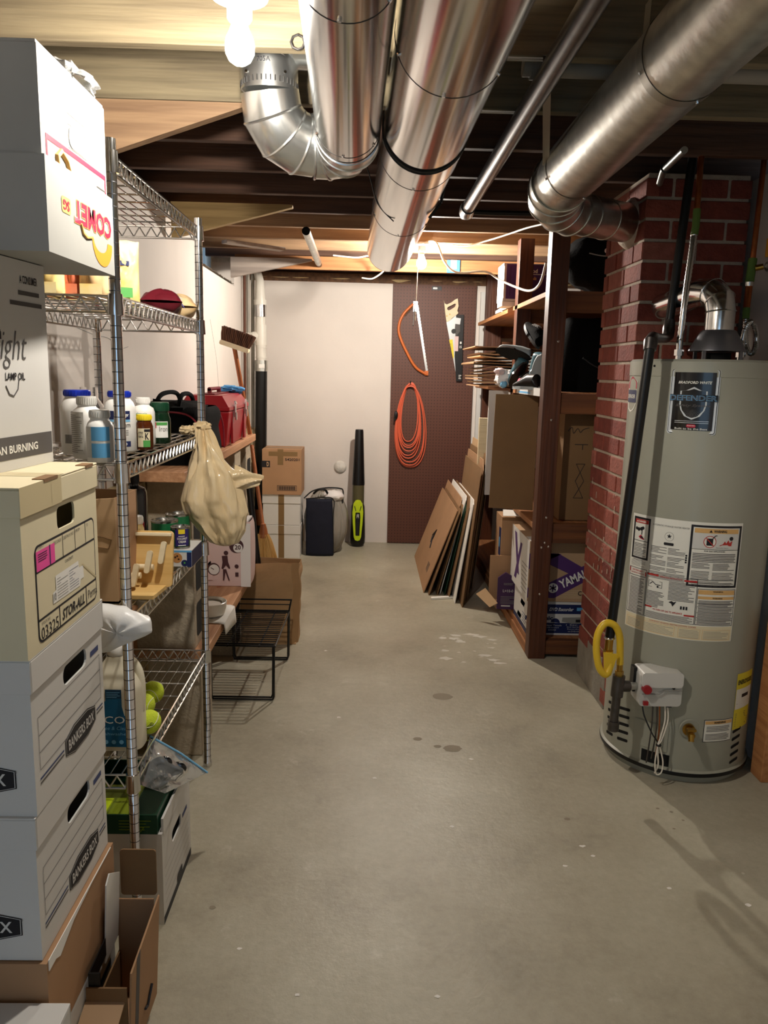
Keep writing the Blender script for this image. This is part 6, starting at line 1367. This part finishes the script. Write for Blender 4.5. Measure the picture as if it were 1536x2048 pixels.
MB().grid(filler_shape, 40, 12, 'black_fabric', True).poly(circ(0, 0, .3, 24), 'black_fabric', TR(1.36, 4.32, 1.745)).build('bag_body', t)
MB().tube(smooth([(1.1, 4.05, 1.55), (1.2, 4.04, 1.50), (1.34, 4.045, 1.55)], 5), .006, 'black_plastic', 6).build('filler_strap', t)
# middle shelf: flattened sheets, shoes, brown panel
ZM = 1.378
for k in range(13):
    x0 = .655+random.uniform(-.02, .05); th = random.choice((.006, .007, .009)); z = ZM+.002+.0195*k
    a = random.uniform(-.06, .06); cur = random.uniform(-.03, .012)*(k/13)
    b = MB(); n_ = 8; vs = []
    for i in range(n_+1):
        f = i/n_; x = x0+(1.05-x0)*f; dz = cur*max(0, (.35-f)/.35)**2+.004*math.sin(f*5+k)
        vs += [(x, 4.805+.02*a, z+dz), (x, 5.45, z+dz), (x, 5.45, z+dz+th), (x, 4.805+.02*a, z+dz+th)]
    fs = []
    for i in range(n_):
        o_ = 4*i
        for j in range(4): fs.append((o_+j, o_+4+j, o_+4+(j+1) % 4, o_+(j+1) % 4))
    fs += [(0, 1, 2, 3), (n_*4+3, n_*4+2, n_*4+1, n_*4)]
    b.add(vs, [tuple(reversed(f)) for f in fs], ('cardboard', 'cardboard_pale', 'cardboard', 'cardboard_dark')[k % 4])
    tag(b.build('flattened_carton', None, (x0, 5.0, z)), 'flattened brown carton in the horizontal pile on the middle wooden shelf', 'cardboard', 'flattened cartons piled on the middle shelf')
SK = Matrix.Diagonal((.85, .78, .85, 1))
def shoe(label, T, m, m2):
    t = thing('shoe', label, 'shoe', tuple(T @ V(0, 0, 0)), 'shoes on the middle shelf')
    def up(a, v):
        s_ = v; w_ = .036+.008*math.sin(PI*s_*1.1)-.012*max(0, s_-.8)*3; hgt = .085 if s_ < .35 else .085-.055*min(1, (s_-.35)/.5)
        th = PI*(a*2-.5); c = math.cos(th); sn = math.sin(th)
        taper = min(1, (1-s_)*9)**.5*min(1, s_*12)**.5
        return T @ V(w_*c*taper, .26*s_, .012+hgt*(.5+.5*sn)*taper)
    MB().grid(up, 24, 22, m, True).build('shoe_upper', t)
    pts = [(.036*math.sin(PI*i/10)**.5*(1 if True else 0), 0) for i in range(2)]
    so = [(.04*math.sqrt(max(0, math.sin(PI*min(.98, max(.02, i/20)))))*(1.05 if i > 9 else .85), .27*i/20-.005) for i in range(21)]
    MB().prism(so+[(-x, y) for x, y in reversed(so[1:-1])], 0, .02, m2, T).build('shoe_sole', t)
    l = MB()
    for k in range(4): l.tube([T @ V(-.018, .12+.018*k, .088-.009*k), T @ V(0, .125+.018*k, .096-.009*k), T @ V(.018, .12+.018*k, .088-.009*k)], .0028, 'plastic_white', 5)
    l.build('shoe_laces', t)
shoe('teal shoe with white laces at the left of the shoe heap', TR(.878, 4.42, 1.52) @ RZ(.35) @ RX(-.75) @ RY(.3) @ SK, 'shoe_teal', 'black_plastic')
shoe('grey shoe lying on its side in the upper middle of the heap', TR(.905, 4.44, 1.545) @ RZ(1.2) @ RX(.25) @ RY(1.1) @ SK, 'shoe_grey', 'black_plastic')
shoe('dark teal shoe standing on its toe at the front of the heap', TR(.905, 4.18, 1.56) @ RZ(.05) @ RX(-1.1) @ RY(.2) @ SK, 'shoe_teal', 'shoe_grey')
shoe('grey and black shoe at the bottom of the heap', TR(.89, 4.10, ZM+.002) @ RZ(.5) @ SK, 'black_plastic', 'shoe_grey')
shoe('black shoe with pink lining in the back of the heap', TR(.90, 4.30, ZM+.03) @ RZ(.2) @ RY(.5) @ SK, 'black_fabric', 'shoe_pink')
shoe('dark shoe on top of the heap pointing up', TR(.925, 4.35, 1.60) @ RZ(.3) @ RX(.75) @ RY(.2) @ SK, 'black_fabric', 'black_plastic')
b = MB().box(.862, 3.925, 1.352, .868, 4.55, 1.392, 'white_card').lines(.06, .006, .5, .03, 1, 'sky_print', LEFT(.862, 4.55, 1.352), .4)
b.box(.872, 3.925, 1.352, .945, 3.93, 1.392, 'white_card')
tag(b.build('shelf_strip', None, (.865, 4.2, 1.352)), 'white printed strip along the edge of the middle wooden shelf', 'strip')
o = MB().blob((.80, 4.62, 1.435), .055, .04, .05, 'white_pack', 18, 12, .4, 4).blob((.765, 4.60, 1.475), .035, .03, .02, 'pink_pack', 14, 8, .4, 6).blob((.79, 4.585, 1.40), .022, .02, .02, 'cyan_print', 12, 8, .3, 1).build('paper_wad', None, (.8, 4.62, 1.39)); tag(o, 'crumpled white and pink wrapping beside the flattened carton pile', 'wrapping')
# wide brown carton panel hanging down in front of the middle opening
b = MB().prism([(.700, 1.350), (.936, 1.350), (.94, .704), (.690, .716)], 0, .006, 'cardboard_dark', FRONT(0, 4.30, 0)); tag(b.build('cardboard_sheet', None, (.82, 4.3, .7)), 'large blank brown carton panel hanging below the middle shelf', 'cardboard')
t = thing('tall_carton', 'tall brown printed carton inside the shelving beside the chimney', 'box', (1.2, 4.2, .72))
b = MB().box(1.02, 4.02, .704, 1.60, 4.28, 1.262, 'cardboard_dark'); T = FRONT(1.02, 4.02, .704)
b.tube(smooth([(.02, .47, .001), (.04, .49, .001), (.05, .46, .001), (.07, .485, .001), (.085, .465, .001), (.10, .48, .001), (.13, .49, .001)], 5), .002, 'ink', 5, T=T); b.rect(.06, .40, .13, .404, 'ink', T); b.rect(.10, .375, .104, .40, 'ink', T); b.tube([(.07, .12, .001), (.12, .12, .001), (.075, .21, .001), (.12, .30, .001), (.075, .30, .001), (.12, .21, .001), (.07, .12, .001)], .0018, 'ink', 5, T=T); b.rect(.16, 0, .163, .55, 'ink_soft', T)
b.build('carton_body', t, None, .003)
# the pale rolled items behind the panel
for k, (x, y, z1, m_) in enumerate(((.76, 4.9, 1.33, 'cream_card'), (.715, 5.0, 1.18, 'pale_wood'), (.74, 4.8, 1.36, 'white_card'))):
    o = MB().box(x, y, .71, x+.12, y+.018, z1, m_).build('cardboard_sheet', None, (x, y, .71), .003); tag(o, ('tall cream carton sheet just left of the brown panel', 'lower tan carton sheet left of the brown panel', 'tall white carton sheet behind the brown panel')[k], 'cardboard')
# upper shelf
ZU = 1.868
t = thing('purple_box', 'purple and white printed box on the top wooden shelf behind the post', 'box', (.95, 4.6, ZU))
b = MB().box(.80, 4.84, ZU+.03, 1.10, 5.05, ZU+.25, 'white_card'); T = FRONT(.80, 4.84, ZU+.03); b.rect(.018, .012, .3, .215, 'purple', T); b.text('ood', .155, .165, .205, .19, 'plastic_white', T, .03, 0, .001); b.text('reads', .155, .125, .20, .145, 'orange_pale', T, .02, 0, .001); b.rect(.155, .155, .3, .160, 'white_card', T, .001); b.rect(.04, .03, .045, .2, 'purple_dark', T, .001)
b.rect(.02, .012, .235, .2, 'white_card', LEFT(.80, 5.05, ZU+.03)); b.build('box_body', t, None, .002)
b = MB().prism([(0, 0), (.26, 0), (.26, .15), (0, .17)], 0, .028, 'paper_white', TR(.80, 4.85, ZU) @ RZ(0)); tag(b.build('paper_stack', None, (.8, 4.7, ZU)), 'stack of white papers under the purple box', 'paper', None)
b = MB().prism([(0, 0), (.12, 0), (.12, .10), (.0, .02)], 0, .2, 'white_card', TR(.865, 5.30, ZU) @ RX(PI/2) @ TR(0, 0, -.2)); tag(b.build('folded_card', None, (.9, 5.3, ZU)), 'white folded card sheet on the top shelf left of the post', 'card')
t = thing('dark_bag', 'large black garment bag with a small badge on the top shelf above the end rail', 'bag', (1.25, 4.1, ZU))
MB().blob((1.24, 4.16, ZU+.165), .26, .20, .16, 'black_fabric', 30, 16, .12, 3).build('bag_body', t); MB().tube(smooth([(1.08, 3.99, ZU+.19), (1.16, 3.965, ZU+.175), (1.3, 3.96, ZU+.19)], 6), .003, 'ink_grey', 6).blob((1.16, 3.965, ZU+.20), .012, .006, .012, 'pink_pack', 10, 8).build('bag_trim', t)
o = MB().box(.862, 5.0, ZU, .94, 5.25, ZU+.18, 'ink_grey').box(.862, 5.0, ZU+.18, .94, 5.25, ZU+.19, 'plastic_white').build('grey_box', None, (.9, 5.1, ZU), .003); tag(o, 'small grey box with white lid on the top shelf near the back', 'box')
o = MB().box(.95, 5.6, ZM, 1.3, 5.9, ZM+.21, 'ink_grey').build('grey_box', None, (1.1, 5.7, ZM), .004); tag(o, 'blue grey box deep on the middle shelf beyond the carton pile', 'box')
# flattened cartons leaning along the aisle side of the shelving
def leaning(label, x0, ynear, length, height, lean, m, th=.006, rot=0, z=0, name='leaning_carton', cut=0):
    T = TR(x0, ynear, z) @ RZ(rot) @ RY(lean)
    b = MB().prism([(0, 0), (length, 0), (length, height), (cut, height), (0, height-cut*.9)], -th, 0, m, T @ Matrix(((0,0,1,0),(1,0,0,0),(0,1,0,0),(0,0,0,1))))
    return b, T @ Matrix(((0,0,1,0),(1,0,0,0),(0,1,0,0),(0,0,0,1))), label, name
def lean_obj(args, kw=None, deco=None):
    b, T, label, name = leaning(*args, **(kw or {}))
    T2 = T @ TR(0, 0, -.0066) @ Matrix.Scale(-1, 4, (1, 0, 0)) if False else T
    if deco: deco(b, T)
    tag(b.build(name, None, tuple(T @ V(0, 0, 0))), label, 'cardboard', None)
def dec1(b, T):
    Tf = T @ TR(0, 0, -.0068) @ Matrix(((-1,0,0,0),(0,1,0,0),(0,0,-1,0),(0,0,0,1)))
    b.tube([(-.45, .22, .001), (-.50, .27, .001), (-.48, .35, .001), (-.56, .30, .001), (-.52, .25, .001)], .006, 'ink', 5, T=Tf)
    for k in range(3): b.rect(-.2-.04*k, .10, -.185-.04*k, .16, 'ink_soft', Tf, .0008)
lean_obj(('large brown flattened carton at the front of the leaning row, dark marks on it', .40, 5.03, 1.05, .60, .3504, 'cardboard'), None, dec1)
row = [('thin dark flattened carton second in the leaning row', .43, 4.97, 1.0, 0.61, 0.3170, 'cardboard_dark'),
       ('brown flattened carton third in the leaning row, rising above the first', .455, 5.10, .95, 0.66, 0.2897, 'cardboard'),
       ('dark brown carton sheet fourth in the leaning row', .485, 4.98, .95, 0.62, 0.2544, 'cardboard_dark'),
       ('white edged carton sheet fifth in the leaning row', .51, 5.02, .85, 0.68, 0.2270, 'paper_white'),
       ('green and black printed carton sheet near the middle of the leaning row', .535, 4.98, .85, 0.63, 0.1990, 'green_dark'),
       ('brown carton sheet seventh in the leaning row', .555, 4.9, .85, 0.68, 0.1790, 'cardboard_dark'),
       ('narrow white carton sheet right behind the nearest tall one', .585, 4.80, .8, 0.68, 0.1420, 'paper_white'),
       ('tall dark brown carton sheet standing nearest the viewer in the leaning row', .622, 4.71, .8, 0.89, 0.0950, 'cardboard_dark'),
       ('tall brown carton sheet ninth in the leaning row', .645, 4.80, .8, 0.93, 0.0980, 'cardboard'),
       ('dark brown carton sheet tenth in the leaning row', .665, 4.87, .8, 0.96, 0.1000, 'cardboard_dark'),
       ('pale topped carton sheet near the right of the leaning row', .69, 4.98, .8, 1.00, 0.1000, 'cardboard_pale'),
       ('brown carton sheet with torn top near the right of the leaning row', .71, 5.05, .75, 0.97, 0.1000, 'cardboard_dark'),
       ('last brown carton sheet against the wooden shelving', .735, 5.12, .75, 0.92, 0.1000, 'cardboard')]
for k, r_ in enumerate(row): lean_obj(r_, dict(cut=.03+.02*(k % 3), th=.005))
o = MB().prism([(0, 0), (.16, .05), (.165, .075), (.0, .03)], 0, .012, 'paper_white', TR(.435, 4.86, .002)); tag(o.build('paper_tray', None, (.5, 4.88, 0)), 'flat white box end lying on the floor in front of the leaning cartons', 'box')
# spots on the floor
st = MB()
for x, y, r_ in ((.365, 3.333, .045), (.225, 2.911, .018), (.358, 2.834, .035), (.30, 2.85, .015), (-.399, 1.903, .009), (.69, 2.35, .01), (1.02, 2.42, .006), (1.06, 2.40, .006), (1.03, 2.30, .005), (1.08, 2.35, .005)):
    st.poly([(x+r_*(1+.3*noise.noise(Vector((k, x, y))))*math.cos(k*PI/9), y+r_*.8*math.sin(k*PI/9)) for k in range(18)], 'oil_stain', None, .0006)
o = st.build('floor_stains', None, (0, 0, 0)); o['kind'] = 'structure'
ch_ = MB()
for x, y in ((1.095, 1.931), (.191, 1.6), (-.14, 1.602), (.42, 2.75), (.7, 2.2), (.3, 2.3), (-.1, 3.1), (.62, 2.1), (.05, 2.6), (-.2, 3.9), (.9, 2.0), (-.3, 1.75), (.72, 2.15)):
    r_ = random.uniform(.006, .013); ch_.poly([(x+r_*random.uniform(.5, 1.2)*math.cos(k*PI/4), y+r_*random.uniform(.4, .9)*math.sin(k*PI/4)) for k in range(8)], 'paint_chip', None, .0008)
o = ch_.build('paint_flecks', None, (0, 0, 0)); o['kind'] = 'structure'
sp = MB()
for k in range(26):
    x = .42+.30*random.random(); y = 3.75+.45*random.random(); r_ = random.uniform(.01, .05)
    sp.poly([(x+r_*random.uniform(.3, 1.2)*math.cos(q*PI/5), y+r_*random.uniform(.2, .7)*math.sin(q*PI/5)) for q in range(10)], 'patch_pale', None, .0005+.00002*k)
o = sp.build('floor_patch', None, (0, 0, 0)); o['kind'] = 'structure'
